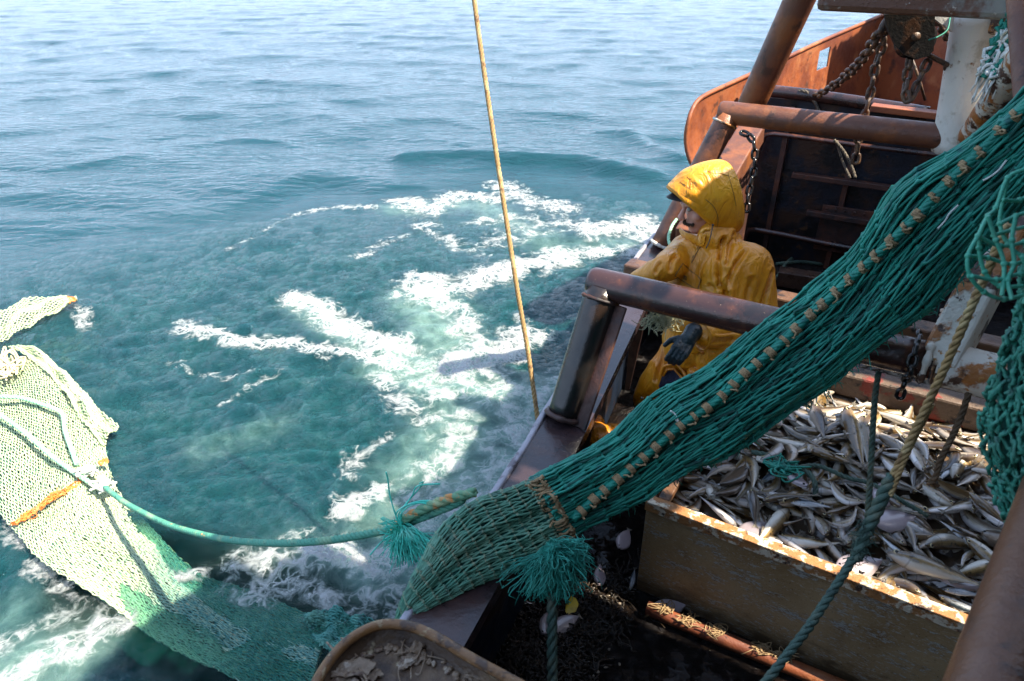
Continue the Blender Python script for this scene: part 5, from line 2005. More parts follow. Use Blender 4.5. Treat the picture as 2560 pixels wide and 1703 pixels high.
man = thing("person", (.95, 3.03, DZ), "man in yellow hooded oilskins and dark gloves standing by the rail", "person")
Fc = Vector((-.70, -.71, 0)).normalized()
Lf = Vector((-Fc.y, Fc.x, 0))
Sm = Vector((1.00, 3.12, 2.125))
Pel = Vector((1.01, 3.00, 1.66))
SL, SR = Sm + Lf * .185, Sm - Lf * .170 - UP * .035
EL, HL_ = Vector((1.205, 2.93, 1.82)), V(1752, 838, 3.21)
ER, HR = V(1664, 672, 3.22), V(1592, 704, 3.34)
hipL, hipR = Pel + Lf * .10 - UP * .03, Pel - Lf * .10 - UP * .03
knL, knR = Vector((.84, 2.88, 1.27)), Vector((.77, 3.13, 1.27))
ftL, ftR = Vector((.93, 2.95, .85)), Vector((.90, 3.22, .85))
HD = V(1764, 510, 3.245)
fh = Vector((-.985, -.17, 0)).normalized()
hl = Vector((-fh.y, fh.x, 0))
pitch = R(17)
hf = fh * math.cos(pitch) - UP * math.sin(pitch)
hu_ = UP * math.cos(pitch) + fh * math.sin(pitch)


def Hs(x, y, z):
    return HD + (hl * x + hf * (y + .012) + hu_ * z) * 1.10


def H(x, y, z):               # head frame: x to his left, y forward, z up
    return HD + hl * x + hf * y + hu_ * z


# body: head, neck, torso, arms and legs in one skin
mb = MB()
ax = [tuple(hl), tuple(hf), tuple(hu_)]
mb.ball(Hs(0, -.012, .035), .074, .092, .090, 20, 14, axes=ax)
mb.ball(Hs(0, .020, -.040), .060, .064, .074, 18, 12, axes=ax)
mb.ball(Hs(0, .050, -.092), .036, .034, .028, 14, 10, axes=ax)      # chin
mb.cap2(Hs(0, .080, .018), Hs(0, .108, -.022), .010, .0165, 10)       # nose
for s in (1, -1):
    mb.ball(Hs(s * .012, .098, -.026), .010, .011, .009, 8, 6, axes=ax)
    mb.ball(Hs(s * .040, .046, -.024), .024, .026, .026, 10, 8, axes=ax)   # cheeks
    mb.cap2(Hs(s * .048, .066, .040), Hs(s * .012, .084, .036), .012, .013, 8)  # brow
    mb.ball(Hs(s * .076, -.010, .0), .012, .024, .034, 10, 8, axes=ax)   # ears
mb.cap2(Hs(-.022, .076, -.062), Hs(.022, .076, -.062), .009, .009, 8)  # lips
mb.cap2(Hs(-.018, .072, -.074), Hs(.018, .072, -.074), .009, .009, 8)
mb.cap2(H(0, -.02, -.06), Sm - UP * .02, .055, .060, 16)
mb.cap2(Sm + Lf * .09 - UP * .04, Sm - Lf * .09 - UP * .04, .060, .060, 16)
mb.cap2(Sm - UP * .14, Pel, .10, .11, 16)
for a_, b_, r0, r1 in ((SL, EL, .055, .045), (EL, HL_, .045, .034), (SR, ER, .055, .045), (ER, HR, .045, .034), (hipL, knL, .085, .06), (knL, ftL, .06, .045), (hipR, knR, .085, .06), (knR, ftR, .06, .045)):
    mb.cap2(a_, b_, r0, r1, 12)
me = fuse(mb, .0065, 5, origin=wloc(man))
me.materials.append(M['skin'])
body = link("body", me, man)
# eyes, moustache, stubble shadow of the moustache only
for s in (1, -1):
    mb = MB()
    mb.ball(Hs(s * .030, .073, .016), .012, .012, .012, 12, 8)
    part("eye", mb, weathered("eye", (.30, .28, .25), (), .1, .02, .0, 20) if s == 1 else bpy.data.materials["eye"], man)
mb = MB()
for i in range(150):
    s = RS.uniform(-1, 1)
    p = Hs(s * .036, .092 - .030 * s * s + .002, -.046 - .012 * abs(s) + RS.normal(0, .003))
    e = p + hl * (s * .006 + RS.normal(0, .003)) + hf * .006 - hu_ * RS.uniform(.004, .010)
    mb.tube([p, p.lerp(e, .5) + hf * .002, e], [.0022, .0020, .0008], 4)
part("moustache", mb, M['stubble'], man)

# jacket
mb = MB()
ch = Sm - UP * .17 + Fc * .03
for s in (1, -1):
    mb.cap2(Sm + Lf * s * .085 - UP * .085 + Fc * .02, Pel + Lf * s * .085 + UP * .13 + Fc * .015, .150, .155, 20)
mb.cap2(SL - Lf * .02 - UP * .012, SR + Lf * .02 - UP * .012, .096, .096, 18)
mb.cap2(Sm + UP * .02 - Fc * .02, Sm + UP * .085 + Fc * .02, .11, .092, 16)
mb.cap2(Sm - UP * .20 + Fc * .08, Sm - UP * .38 + Fc * .09, .12, .125, 18)
for s in (1, -1):
    mb.cap2(Pel + Lf * s * .08 + UP * .10, Pel + Lf * s * .09 - UP * .02, .158, .17, 18)
mb.cap2(SL - UP * .02, EL, .098, .092, 18)
mb.cap2(EL, EL.lerp(HL_, .80), .092, .074, 18)
mb.cap2(EL.lerp(HL_, .78), EL.lerp(HL_, .90), .070, .070, 18)
mb.cap2(SR - UP * .02, ER, .084, .070, 18)
mb.cap2(ER, ER.lerp(HR, .95), .070, .056, 18)
me = fuse(mb, .0068, 9, fold=.010, fold_scale=8.5, origin=wloc(man), stretch=(1, 1, .55))
# hanging folds that run from the shoulder down the sleeve and across the chest
O_m = wloc(man)


def crease(me, pts, amp, wid):
    P = smooth_path(pts, 90) - np.array(tuple(O_m))
    n = len(me.vertices)
    co, no = np.zeros(n * 3), np.zeros(n * 3)
    me.vertices.foreach_get("co", co)
    me.vertex_normals.foreach_get("vector", no)
    co, no = co.reshape(-1, 3), no.reshape(-1, 3)
    d = np.full(n, 1e9)
    for p in P:
        d = np.minimum(d, np.linalg.norm(co - p, axis=1))
    f = np.where(d < wid * 4, amp * (np.exp(-(d / wid) ** 2) - .55 * np.exp(-((d - wid * 1.7) / wid) ** 2)), 0)
    co -= no * f[:, None]
    me.vertices.foreach_set("co", co.reshape(-1))
    me.update()


def bvh_of(me):
    return BVHTree.FromPolygons([v.co.copy() for v in me.vertices], [list(p.vertices) for p in me.polygons])


def hit(bvh, px, py, lift=0.0):
    r_ = ray(px, py).normalized()
    loc, n, i, d = bvh.ray_cast(CAM - O_m, r_)
    if loc is None:
        return None
    if n.dot(r_) > 0:
        n = -n
    return loc + O_m + n * lift, n


jb = bvh_of(me)
for pl, amp, wd in (([(1808, 600), (1800, 640), (1797, 690), (1806, 720), (1812, 745)], .022, .013), ([(1835, 585), (1822, 630), (1818, 660)], .012, .011),
                    ([(1862, 630), (1838, 665), (1822, 700), (1815, 740)], .014, .012), ([(1930, 605), (1928, 680), (1915, 730), (1905, 760)], .016, .012),
                    ([(1775, 715), (1790, 722), (1800, 708)], .010, .012), ([(1690, 640), (1678, 655), (1675, 675)], .012, .010), ([(1650, 660), (1640, 680)], .010, .010),
                    ([(1770, 640), (1750, 680), (1748, 720)], .007, .014), ([(1880, 700), (1868, 740), (1862, 775)], .010, .014), ([(1800, 830), (1850, 825)], .010, .012), ([(1780, 850), (1830, 850)], .010, .012)):
    q = [hit(jb, x, y) for x, y in pl]
    q = [a[0] for a in q if a]
    if len(q) >= 2:
        crease(me, q, amp, wd)
me.materials.append(M['jacket'])
jacket = link("jacket", me, man)
jb = bvh_of(me)


def seam_tube(bvh, pl, r, mat, name, parent, lift=.001, n=30):
    q = [hit(bvh, x, y, lift) for x, y in pl]
    q = [a[0] for a in q if a]
    if len(q) < 2:
        return
    mb_ = MB()
    P = smooth_path(q, n)
    mb_.tube(P, r, 6)
    return part(name, mb_, mat, parent)


# chest pocket with its stitched edge and small mark
cor = [(1705, 659), (1755, 700), (1742, 724), (1686, 689)]
G = np.zeros((9, 9, 3))
ok = True
for i in range(9):
    for j in range(9):
        s, t = i / 8, j / 8
        x = (cor[0][0] * (1 - s) + cor[1][0] * s) * (1 - t) + (cor[3][0] * (1 - s) + cor[2][0] * s) * t
        y = (cor[0][1] * (1 - s) + cor[1][1] * s) * (1 - t) + (cor[3][1] * (1 - s) + cor[2][1] * s) * t
        h_ = hit(jb, x, y, .004 + .005 * math.sin(math.pi * s) * math.sin(math.pi * t))
        G[i, j] = h_[0] if h_ else G[i, max(0, j - 1)]
mb = MB()
mb.grid(G)
pk = part("pocket", mb, M['jacket'], jacket)
mb = MB()
edge = list(G[:, 0]) + list(G[-1, 1:]) + list(G[::-1, -1][1:]) + list(G[0, ::-1][1:-1])
mb.tube(edge, .0019, 6, closed=True)
part("pocket_stitching", mb, M['seam'], jacket)
mb = MB()
for pl in ([(1712, 689), (1718, 692)], [(1713, 690), (1712, 697)], [(1717, 692), (1716, 699)], [(1711, 697), (1713, 698)], [(1715, 699), (1718, 700)]):
    q = [hit(jb, x, y, .0105)[0] for x, y in pl]
    mb.tube([q[0], (q[0] + q[1]) / 2, q[1]], .0017, 5)
part("pocket_mark", mb, M['black'], jacket)
seam_tube(jb, [(1762, 600), (1752, 615), (1740, 635), (1729, 657)], .003, M['seam'], "placket_seam", jacket)
seam_tube(jb, [(1752, 606), (1742, 622), (1731, 645)], .0022, M['seam'], "placket_edge", jacket)
# standing collar, open at the throat
mb = MB()
c_lo = [(1703, 590), (1720, 601), (1740, 611), (1756, 617), (1763, 602)]
c_hi = [(1697, 568), (1712, 580), (1734, 588), (1753, 593), (1764, 590)]
lo_, hi_ = [], []
for (x0, y0), (x1, y1) in zip(c_lo, c_hi):
    a_ = hit(jb, x0, y0, .012)
    d0 = depth(a_[0]) if a_ else 3.15
    lo_.append(V(x0, y0, d0 - .004))
    hi_.append(V(x1, y1, d0 - .012))
lo_, hi_ = smooth_path(lo_, 24), smooth_path(hi_, 24)
G = np.stack([lo_, (lo_ + hi_) / 2 + np.array(tuple(Fc)) * .006, hi_], 1)
G2 = G - np.array(tuple(Fc)) * .005
mb.grid(G)
mb.grid(G2, flip=True)
for e in (0, 2):
    mb.grid(np.stack([G[:, e], G2[:, e]], 1))
part("collar", mb, M['jacket'], jacket)
mb = MB()
mb.tube(smooth_path([V(1755, 582, 3.09), V(1760, 575, 3.085), V(1768, 574, 3.085), V(1774, 572, 3.08)], 16), .010, 8)
mb.tube(smooth_path([V(1752, 588, 3.09), V(1750, 600, 3.085), V(1753, 610, 3.085)], 12), .008, 8)
part("collar_tab", mb, M['jacket'], jacket)

# hood: rings from the face opening to the back of the head
RG = [  # y centre, slant, half width, z bottom, z top
    (.070, .66, .100, -.126, .136), (.068, .66, .112, -.134, .144), (.040, .50, .126, -.154, .164), (.000, .36, .135, -.170, .190), (-.045, .20, .138, -.182, .196), (-.085, .08, .134, -.182, .190),
    (-.118, .02, .124, -.176, .178), (-.138, .0, .108, -.158, .155), (-.148, .0, .070, -.11, .105), (-.151, .0, .015, -.02, .02)]
m = 40
G = np.zeros((len(RG), m + 1, 3))
for k, (yc, sl, hw, zb, zt) in enumerate(RG):
    for j in range(m + 1):
        a = j / m * 2 * math.pi
        cx_, sz = math.cos(a), math.sin(a)
        ex = .70
        x = hw * math.copysign(abs(cx_) ** ex, cx_)
        z = (zt if sz > 0 else -zb) * math.copysign(abs(sz) ** (.86 if sz > 0 else .9), sz)
        # peaked crown
        if sz > 0:
            x *= 1 - .20 * sz ** 2
        G[k, j] = tuple(H(x, yc + sl * z, z))
mb = MB()
# refine by splines along the hood
Gf = np.stack([smooth_path(G[:, j], 46) for j in range(m + 1)], 1)
mb.grid(Gf, flip=True)
inner = HD.copy()
ctr = np.array(tuple(HD))
Gi = Gf + (ctr - Gf) * .045
mb.grid(Gi)
mb.grid(np.stack([Gf[0], Gi[0]], 1))
me = mb.mesh("hood", [M['hood']], True, O_m)
bm = bmesh.new()
bm.from_mesh(me)
bmesh.ops.remove_doubles(bm, verts=bm.verts, dist=.0004)
bmesh.ops.recalc_face_normals(bm, faces=bm.faces)
bm.to_mesh(me)
bm.free()
for v, nn_ in zip(me.vertices, [v.normal.copy() for v in me.vertices]):
    q = v.co * 13
    v.co += nn_ * (.003 * mnoise.noise(q * .6) + .0012 * (1 - abs(mnoise.noise(q * .8 + Vector((3, 3, 3)))) * 2))
hb = bvh_of(me)
for pl, amp, wd in (([(1722, 470), (1732, 462), (1745, 470)], .008, .008), ([(1726, 472), (1728, 455), (1722, 448)], .006, .007), ([(1728, 470), (1752, 448), (1768, 432)], .005, .006), ([(1712, 492), (1740, 505), (1762, 530)], .006, .010)):
    q = [hit(hb, x, y) for x, y in pl]
    q = [a[0] for a in q if a]
    if len(q) >= 2:
        crease(me, q, amp, wd)
hood = link("hood", me, man)
hb = bvh_of(me)
seam_tube(hb, [(1764, 499), (1780, 512), (1790, 528), (1795, 548), (1793, 568)], .0016, M['seam'], "hood_seam", hood)
seam_tube(hb, [(1700, 456), (1714, 464), (1727, 474)], .0014, M['seam'], "hood_seam", hood)
seam_tube(hb, [(1771, 428), (1780, 433), (1802, 434), (1820, 440)], .0013, M['seam'], "hood_seam", hood)
seam_tube(hb, [(1820, 436), (1828, 462), (1835, 490), (1840, 515)], .0013, M['seam'], "hood_seam", hood)
# hem roll of the face opening
mb = MB()
mb.tube(Gf[0][:-1], .0042, 8, closed=True)
part("hood_hem", mb, M['hood'], hood)
# cap visor under the hood
mb = MB()
vs = []
for k in range(13):
    a = (k / 12 - .5) * 2
    for t in (0, .5, 1):
        vs.append(tuple(H(a * .070 * (1 - .25 * t * t), .085 + .092 * t * (1 - .45 * a * a), .108 - .018 * a * a - .008 * t)))
G = np.array(vs).reshape(13, 3, 3)
mb.grid(G)
mb.grid(G - np.array(tuple(hu_)) * .005, flip=True)
for e in (2,):
    mb.grid(np.stack([G[:, e], G[:, e] - np.array(tuple(hu_)) * .005], 1))
cap = part("cap_visor", mb, M['black'], man)
mb = MB()
mb.tube(smooth_path([V(1782, 562, 3.12), V(1779, 580, 3.10), V(1773, 604, 3.08), V(1765, 621, 3.06)], 16), .0026, 6)
mb.ball(V(1782, 563, 3.115), .006)
part("hood_cord", mb, M['black'], hood)

# trousers
mb = MB()
mb.cap2(hipL + UP * .08, hipR + UP * .08, .145, .145, 18)
mb.cap2(hipL, knL, .135, .108, 18)
mb.cap2(knL, ftL + UP * .05, .108, .10, 18)
mb.cap2(hipR, knR, .132, .108, 18)
mb.cap2(knR, ftR + UP * .05, .108, .10, 18)
me = fuse(mb, .008, 8, fold=.013, fold_scale=8, origin=O_m, stretch=(1, 1, .8))
tb = bvh_of(me)
for pl, amp, wd in (([(1720, 830), (1760, 870), (1790, 900)], .014, .014), ([(1700, 900), (1740, 920), (1790, 930)], .012, .014), ([(1670, 850), (1655, 900), (1640, 950)], .012, .012), ([(1730, 890), (1790, 885), (1830, 875)], .012, .012)):
    q = [hit(tb, x, y) for x, y in pl]
    q = [a[0] for a in q if a]
    if len(q) >= 2:
        crease(me, q, amp, wd)
me.materials.append(M['trouser'])
trs = link("trousers", me, man)
tb = bvh_of(me)
# torn knee showing navy cloth, with a ragged flap
ring = [(1672, 925), (1690, 922), (1706, 935), (1712, 955), (1706, 975), (1690, 990), (1668, 992), (1652, 980), (1648, 962), (1656, 940)]
c0 = hit(tb, 1682, 956, .016)
pts = [hit(tb, x, y, .009) for x, y in ring]
if c0 and all(pts):
    mb = MB()
    P = [p[0] for p in pts]
    rr_ = [c0[0].lerp(p, .55) + c0[1] * .008 for p in P]
    n = len(P)
    mb.add([tuple(p) for p in P] + [tuple(p) for p in rr_] + [tuple(c0[0] + c0[1] * .008)],
           [(i, (i + 1) % n, n + (i + 1) % n, n + i) for i in range(n)])
    mb.add([tuple(p) for p in rr_] + [tuple(c0[0] + c0[1] * .010)], [(i, (i + 1) % n, n) for i in range(n)])
    part("torn_knee", mb, M['navy'], trs)
    mb = MB()
    fl = [(1656, 935), (1664, 915), (1690, 905), (1712, 925), (1724, 948), (1716, 952), (1702, 930), (1690, 918), (1674, 922), (1664, 938)]
    q = [hit(tb, x, y, .022) for x, y in fl]
    if all(q):
        mb.tube([a[0] for a in q], [.004, .009, .011, .009, .004, .006, .006, .007, .006, .004], 7)
        part("torn_flap", mb, M['trouser'], trs)
# boots
for fp in (ftL, ftR):
    mb = MB()
    mb.cap2(fp + UP * .05, fp - UP * .02, .085, .07, 16)
    mb.cap2(fp - UP * .045 - Fc * .03, fp - UP * .05 + Fc * .15, .052, .048, 16)
    me = fuse(mb, .012, 4, origin=O_m)
    me.materials.append(M['boot'])
    link("boot", me, man)


# gloves: palm, thumb and four fingers welded into one skin
def glove(wrist, direc, palm_n, side, curl):
    d = Vector(direc).normalized()
    n = (Vector(palm_n) - d * Vector(palm_n).dot(d)).normalized()     # back of the hand
    s = d.cross(n) * side                                             # towards the little finger
    mb = MB()
    k0 = Vector(wrist)
    mb.cap2(k0 - d * .045, k0 + d * .01, .043, .036, 14)
    for q in (-.026, -.009, .009, .026):
        mb.cap2(k0 + d * .012 + s * q * .8, k0 + d * .082 + s * q * 1.12, .020, .0175, 12)
    for i, (q, L) in enumerate(((-.033, .070), (-.011, .078), (.011, .073), (.032, .058))):
        p = k0 + d * .084 + s * q * .92
        c = curl[i]
        v = d.copy()
        for j, (f, r0, r1) in enumerate(((.45, .0135, .0125), (.32, .0125, .0115), (.23, .0115, .0095))):
            a = c * (.45, .8, .6)[j]
            v = (v * math.cos(a) - n * math.sin(a)).normalized()
            w_ = (v + s * q * .2).normalized()
            e = p + w_ * L * f
            mb.cap2(p, e, r0, r1, 10)
            p = e
    t0 = k0 + d * .025 - s * .034 - n * .004
    t1 = t0 + (d * .6 - s * .62 - n * .25).normalized() * .042
    t2 = t1 + (d * .85 - s * .25 - n * .3).normalized() * .034
    mb.cap2(t0, t1, .0175, .0145, 10)
    mb.cap2(t1, t2, .0145, .011, 10)
    me = fuse(mb, .0042, 3, fold=.0016, fold_scale=40, origin=O_m)
    me.materials.append(M['glove'])
    return link("glove", me, man)


gw = V(1722, 846, 3.17)
glove(gw, V(1684, 902, 3.12) - gw, Vector((-.15, -.80, .55)), -1, (.8, 1.0, 1.1, 1.2))
gr = V(1590, 706, 3.33)
glove(gr, Vector((-.5, .15, -.35)), Vector((0, -.3, 1)), -1, (.7, .8, .9, .9))
mb = MB()      # open cuff of the near sleeve
cd = (HL_ - EL).normalized()
cs_ = cd.orthogonal().normalized()
c2 = cd.cross(cs_)
G = []
for t, r in ((.62, .080), (.82, .074), (.95, .072), (1.0, .074), (1.0, .067), (.9, .064)):
    c = EL.lerp(HL_, t)
    G.append([tuple(c + (cs_ * math.cos(a) + c2 * math.sin(a)) * r * (1 + .05 * math.sin(a * 3 + t * 4))) for a in np.linspace(0, 2 * math.pi, 29)])
mb.grid(G)
part("cuff", mb, M['jacket'], jacket)
# ================================================================== chains, block, tray and litter
def chain_obj(pts, wire, label, link_len=None, mat=None, group="chains at the bow"):
    """every link a bent ring of wire, alternate links turned a quarter"""
    ll = link_len or wire * 7.5
    P = smooth_path(pts, 200)
    d = np.concatenate([[0], np.cumsum(np.linalg.norm(np.diff(P, axis=0), axis=1))])
    n = max(2, int(d[-1] / (ll - wire * 2)))
    t = np.linspace(0, d[-1], n + 1)
    K = np.stack([np.interp(t, d, P[:, k]) for k in range(3)], -1)
    mb = MB()
    for i in range(n):
        a_, b_ = Vector(K[i]), Vector(K[i + 1])
        ax_ = (b_ - a_).normalized()
        s = ax_.cross(Vector((.25, .9, .3))).normalized()
        s2 = ax_.cross(s)
        q = s if i % 2 else s2
        q = (q + (s2 if i % 2 else s) * RS.uniform(-.4, .4)).normalized()
        c = (a_ + b_) / 2
        L = ((b_ - a_).length + wire * 2) / 2 - wire
        w_ = wire * 1.55
        ring = []
        for th in np.linspace(-math.pi / 2, math.pi / 2, 7):
            ring.append(c + ax_ * (L - w_ + math.cos(th) * w_) + q * math.sin(th) * w_)
        for th in np.linspace(math.pi / 2, 1.5 * math.pi, 7):
            ring.append(c + ax_ * (-(L - w_) + math.cos(th) * w_) + q * math.sin(th) * w_)
        mb.tube(ring, wire, 7, closed=True)
    return solo("chain", mb, mat or M['chain'], label, "chain", group)


chain_obj([V(2212, 55, 3.95), V(2200, 80, 4.0), V(2150, 155, 4.6), V(2090, 210, 5.4), V(2040, 240, 6.0)], .016, "rusty chain slanting down to the outboard foredeck edge")
chain_obj([V(2216, 50, 3.92), V(2208, 110, 4.1), V(2190, 160, 4.2), V(2175, 240, 4.3), V(2150, 330, 4.4), V(2138, 410, 4.5)], .012, "rusty chain hanging straight down behind the far crossbar")
chain_obj([V(2275, 140, 3.85), V(2268, 190, 3.9), V(2262, 232, 3.9), V(2272, 256, 3.9), V(2282, 236, 3.9), V(2300, 195, 3.9), V(2322, 150, 3.88)], .0115, "rusty chain hanging in a loop under the block")
chain_obj([V(2322, 138, 3.86), V(2352, 152, 3.88), V(2378, 170, 3.9), V(2400, 182, 3.95)], .013, "sunlit chain of long links reaching to the mast", link_len=.13)
chain_obj([V(2340, 40, 3.9), V(2368, 85, 4.2), V(2395, 130, 4.5), V(2410, 150, 4.6)], .014, "dark chain running behind the white mast bracket")
chain_obj([V(1852, 330, 4.95), V(1880, 345, 4.9), V(1887, 380, 4.9), V(1884, 430, 4.95), V(1872, 480, 5.0), V(1866, 530, 5.05)], .0115, "black chain hanging down beside the box rail", mat=M['pipe_dark'])
cw = fit_end(bar_l, 2280, 892)
cax = (bar_r - bar_l).normalized()
chain_obj([cw + UP * .088 + B * .03, cw + UP * .085 - B * .035, cw - B * .085 + UP * .03, cw - B * .088 - UP * .03 + A * .005, cw - B * .06 - UP * .085, cw - B * .06 - UP * .15], .0075, "short black chain wrapped round the near crossbar", mat=M['pipe_dark'])

# hanging block: two cheek plates and a sheave
bl = thing("pulley_block", tuple(V(2285, 150, 3.8)), "dark rusty pulley block hanging under the gantry beam", "block")
out_ = [(2212, 36), (2222, 80), (2238, 112), (2262, 138), (2290, 148), (2318, 142), (2334, 128), (2336, 100), (2338, 36)]
for k, dd in enumerate((3.72, 3.86)):
    mb = MB()
    Pa = [VP(x, y, V(2288, 100, dd), Vector((-.25, -.97, 0)).normalized()) for x, y in out_]
    Pb = [p + Vector((.002, .022, 0)) for p in Pa]
    n = len(Pa)
    mb.add([tuple(p) for p in Pa + Pb], [list(range(n)), list(range(n, 2 * n))[::-1]])
    mb.add([tuple(p) for p in Pa + Pb], [(i, n + i, n + (i + 1) % n, (i + 1) % n) for i in range(n)])
    part("cheek_plate", mb, weathered("block_steel", (.014, .012, .011), [((.07, .030, .014), 9, .54, .66), ((.22, .22, .21), 11, .70, .73)], .7, .15, .2, 60, spec=.2) if k == 0 else bpy.data.materials["block_steel"], bl, smooth=False)
mb = MB()
c = V(2288, 100, 3.80)
mb.tube([c + Vector((0, -.035, 0)), c, c + Vector((0, .035, 0))], [.10, .075, .10], 28)
part("sheave", mb, M['pipe_dark'], bl)
mb = MB()
c = V(2292, 92, 3.70)
mb.tube([c, c + Vector((0, .03, 0))], .022, 12)
part("axle", mb, M['chain'], bl)
mb = MB()       # thin light bar hanging in the bow
mb.tube([V(2280, 150, 5.2), V(2298, 200, 5.3), V(2312, 250, 5.4)], .012, 8)
solo("steel_rod", mb, M['chain'], "thin sunlit steel rod leaning in the bow beyond the chains", "rod")
mb = MB()
mb.tube(smooth_path([V(2322, 100, 3.6), V(2345, 92, 3.6), V(2368, 75, 3.6), V(2375, 45, 3.62)], 20), .004, 6)
solo("cord_end", mb, M['net'], "thin green cord end curling below the gantry beam", "cord")

# tray with a rolled rim close to the camera
tz = 1.98
rim_px = [(770, 1760), (795, 1700), (835, 1640), (880, 1597), (935, 1568), (985, 1562), (1040, 1572), (1100, 1600), (1180, 1648), (1290, 1708), (1400, 1770)]
rp = [VZ(x, y, tz) for x, y in rim_px]
tray = thing("steel_tray", tuple(VZ(1000, 1760, tz - .06)), "rusty steel tray with rounded rim holding scraps of fish", "tray")
rim = smooth_path(rp, 90)
back = [Vector(rim[-1]) + Vector((.05, -.6, 0)), Vector(rim[0]) + Vector((-.05, -.5, 0))]
cen = np.array(tuple(VZ(1020, 1800, tz)))
M['tray'] = weathered("rusty_tray", (.085, .048, .026), [((.17, .105, .055), 7, .46, .62), ((.035, .020, .014), 5, .54, .66), ((.42, .34, .22), 24, .62, .69)], .36, .15, .3, 50)
M['tray_rim'] = weathered("worn_tray_rim", (.20, .095, .032), [((.07, .035, .018), 17, .50, .60), ((.34, .24, .13), 40, .57, .66)], .42, .12, .2, 60)
loop_ = np.vstack([rim, [tuple(b) for b in back]])
mb = MB()
rows = []
for s, dz in ((1.0, -.0), (.985, -.006), (.93, -.040), (.90, -.044), (.5, -.046), (.02, -.046)):
    r_ = cen + (loop_ - cen) * s
    r_[:, 2] = tz + dz
    rows.append(r_)
G = np.stack(rows, 1)
G = np.concatenate([G, G[:1]], 0)
mb.grid(G)
G2 = G.copy()
G2[:, :, 2] -= .012
mb.grid(G2, flip=True)
part("pan", mb, M['tray'], tray)
mb = MB()
lp = cen + (loop_ - cen) * 1.0
lp[:, 2] = tz + .002
prof = []
for a in np.linspace(0, 2 * math.pi, 13):
    prof.append((math.cos(a) * .012, math.sin(a) * .012))
tn = np.roll(lp, -1, 0) - np.roll(lp, 1, 0)
tn /= np.linalg.norm(tn, axis=1)[:, None]
nr = np.stack([tn[:, 1], -tn[:, 0], 0 * tn[:, 0]], -1)
G = np.stack([lp + nr * px_ + np.array([0, 0, pz_]) for px_, pz_ in prof], 1)
G = np.concatenate([G, G[:1]], 0)
mb.grid(G)
part("rolled_rim", mb, M['tray_rim'], tray)
mb = MB()
pst = cen + np.array([0, -.1, -.06])
mb.tube([pst, pst - np.array([0, 0, 1.2])], .06, 16)
part("pedestal", mb, M['pipe_dark'], tray)
# scraps in the tray
M['scrap'] = weathered("pale_fish_scrap", (.46, .36, .27), [((.60, .52, .46), 30, .5, .62), ((.30, .16, .11), 40, .55, .64)], .35, .1, .2, 120)


M['scrap_dull'] = weathered("dull_fish_scrap", (.24, .165, .105), [((.42, .34, .26), 30, .54, .64), ((.12, .07, .045), 40, .52, .62)], .35, .1, .2, 120)


def scrap_obj(px, py, z, size, label, seed, stringy=6, name="fish_scrap"):
    rs = np.random.RandomState(seed)
    c = VZ(px, py, z)
    mb = MB()
    for i in range(3):                       # torn, crinkled flaps
        nu_, nv_ = 14, 10
        G = np.zeros((nu_, nv_, 3))
        o = rs.normal(0, size * .25, 2)
        an = rs.rand() * 6.28
        lx, ly = size * rs.uniform(.45, .8), size * rs.uniform(.22, .42)
        for a_ in range(nu_):
            for b_ in range(nv_):
                u_, v_ = a_ / (nu_ - 1) * 2 - 1, b_ / (nv_ - 1) * 2 - 1
                rr_ = 1 + .35 * mnoise.noise(Vector((u_ * 2 + seed, v_ * 2, i)))
                x_, y_ = u_ * lx * rr_ * math.sqrt(1 - v_ * v_ * .5), v_ * ly * rr_ * math.sqrt(1 - u_ * u_ * .5)
                z_ = size * (.10 + .16 * mnoise.noise(Vector((u_ * 2.4, v_ * 2.4 + seed, i * 3.1))) + .07 * i + .05 * mnoise.noise(Vector((u_ * 7, v_ * 7, i))))
                G[a_, b_] = (c.x + o[0] + x_ * math.cos(an) - y_ * math.sin(an), c.y + o[1] + x_ * math.sin(an) + y_ * math.cos(an), c.z + max(.002, z_))
        mb.grid(G)
        mb.grid(G - np.array([0, 0, size * .03]), flip=True)
    for i in range(stringy):
        p = c + Vector(rs.normal(0, size * .3, 3) * [1, 1, .1]) + UP * size * .15
        d = Vector(rs.normal(0, 1, 3) * [1, 1, .12]).normalized() * size
        mb.tube(smooth_path([p, p + d * .5 + Vector(rs.normal(0, size * .15, 3) * [1, 1, .2]), p + d], 10), size * .035, 5)
    return solo(name, mb, M['scrap_dull'], label, "fish scrap", "scraps of fish")


scrap_obj(880, 1678, tz - .043, .075, "pinkish fish scrap left of the others in the rusty tray", 1)
scrap_obj(1040, 1648, tz - .043, .055, "pale stringy fish scrap in the middle of the rusty tray", 2, 10)
scrap_obj(1190, 1696, tz - .043, .035, "small yellowish fish scrap at the rim corner of the tray", 3, 2)
scrap_obj(970, 1622, tz - .043, .02, "thin white bone sliver in the rusty tray", 5, 1)
mb = MB()
rs = np.random.RandomState(3)
for i in range(70):
    t = rs.rand()
    k = int(t * 80)
    p = Vector(cen + (rim[k] - cen) * rs.uniform(.80, .9))
    p.z = tz - .040
    mb.ball(p, rs.uniform(.004, .011), rs.uniform(.004, .011), rs.uniform(.003, .006), 7, 5)
solo("grit", mb, M['scrap_dull'], "crumbs of scale and grit along the edge inside the tray", "grit", kind="stuff")

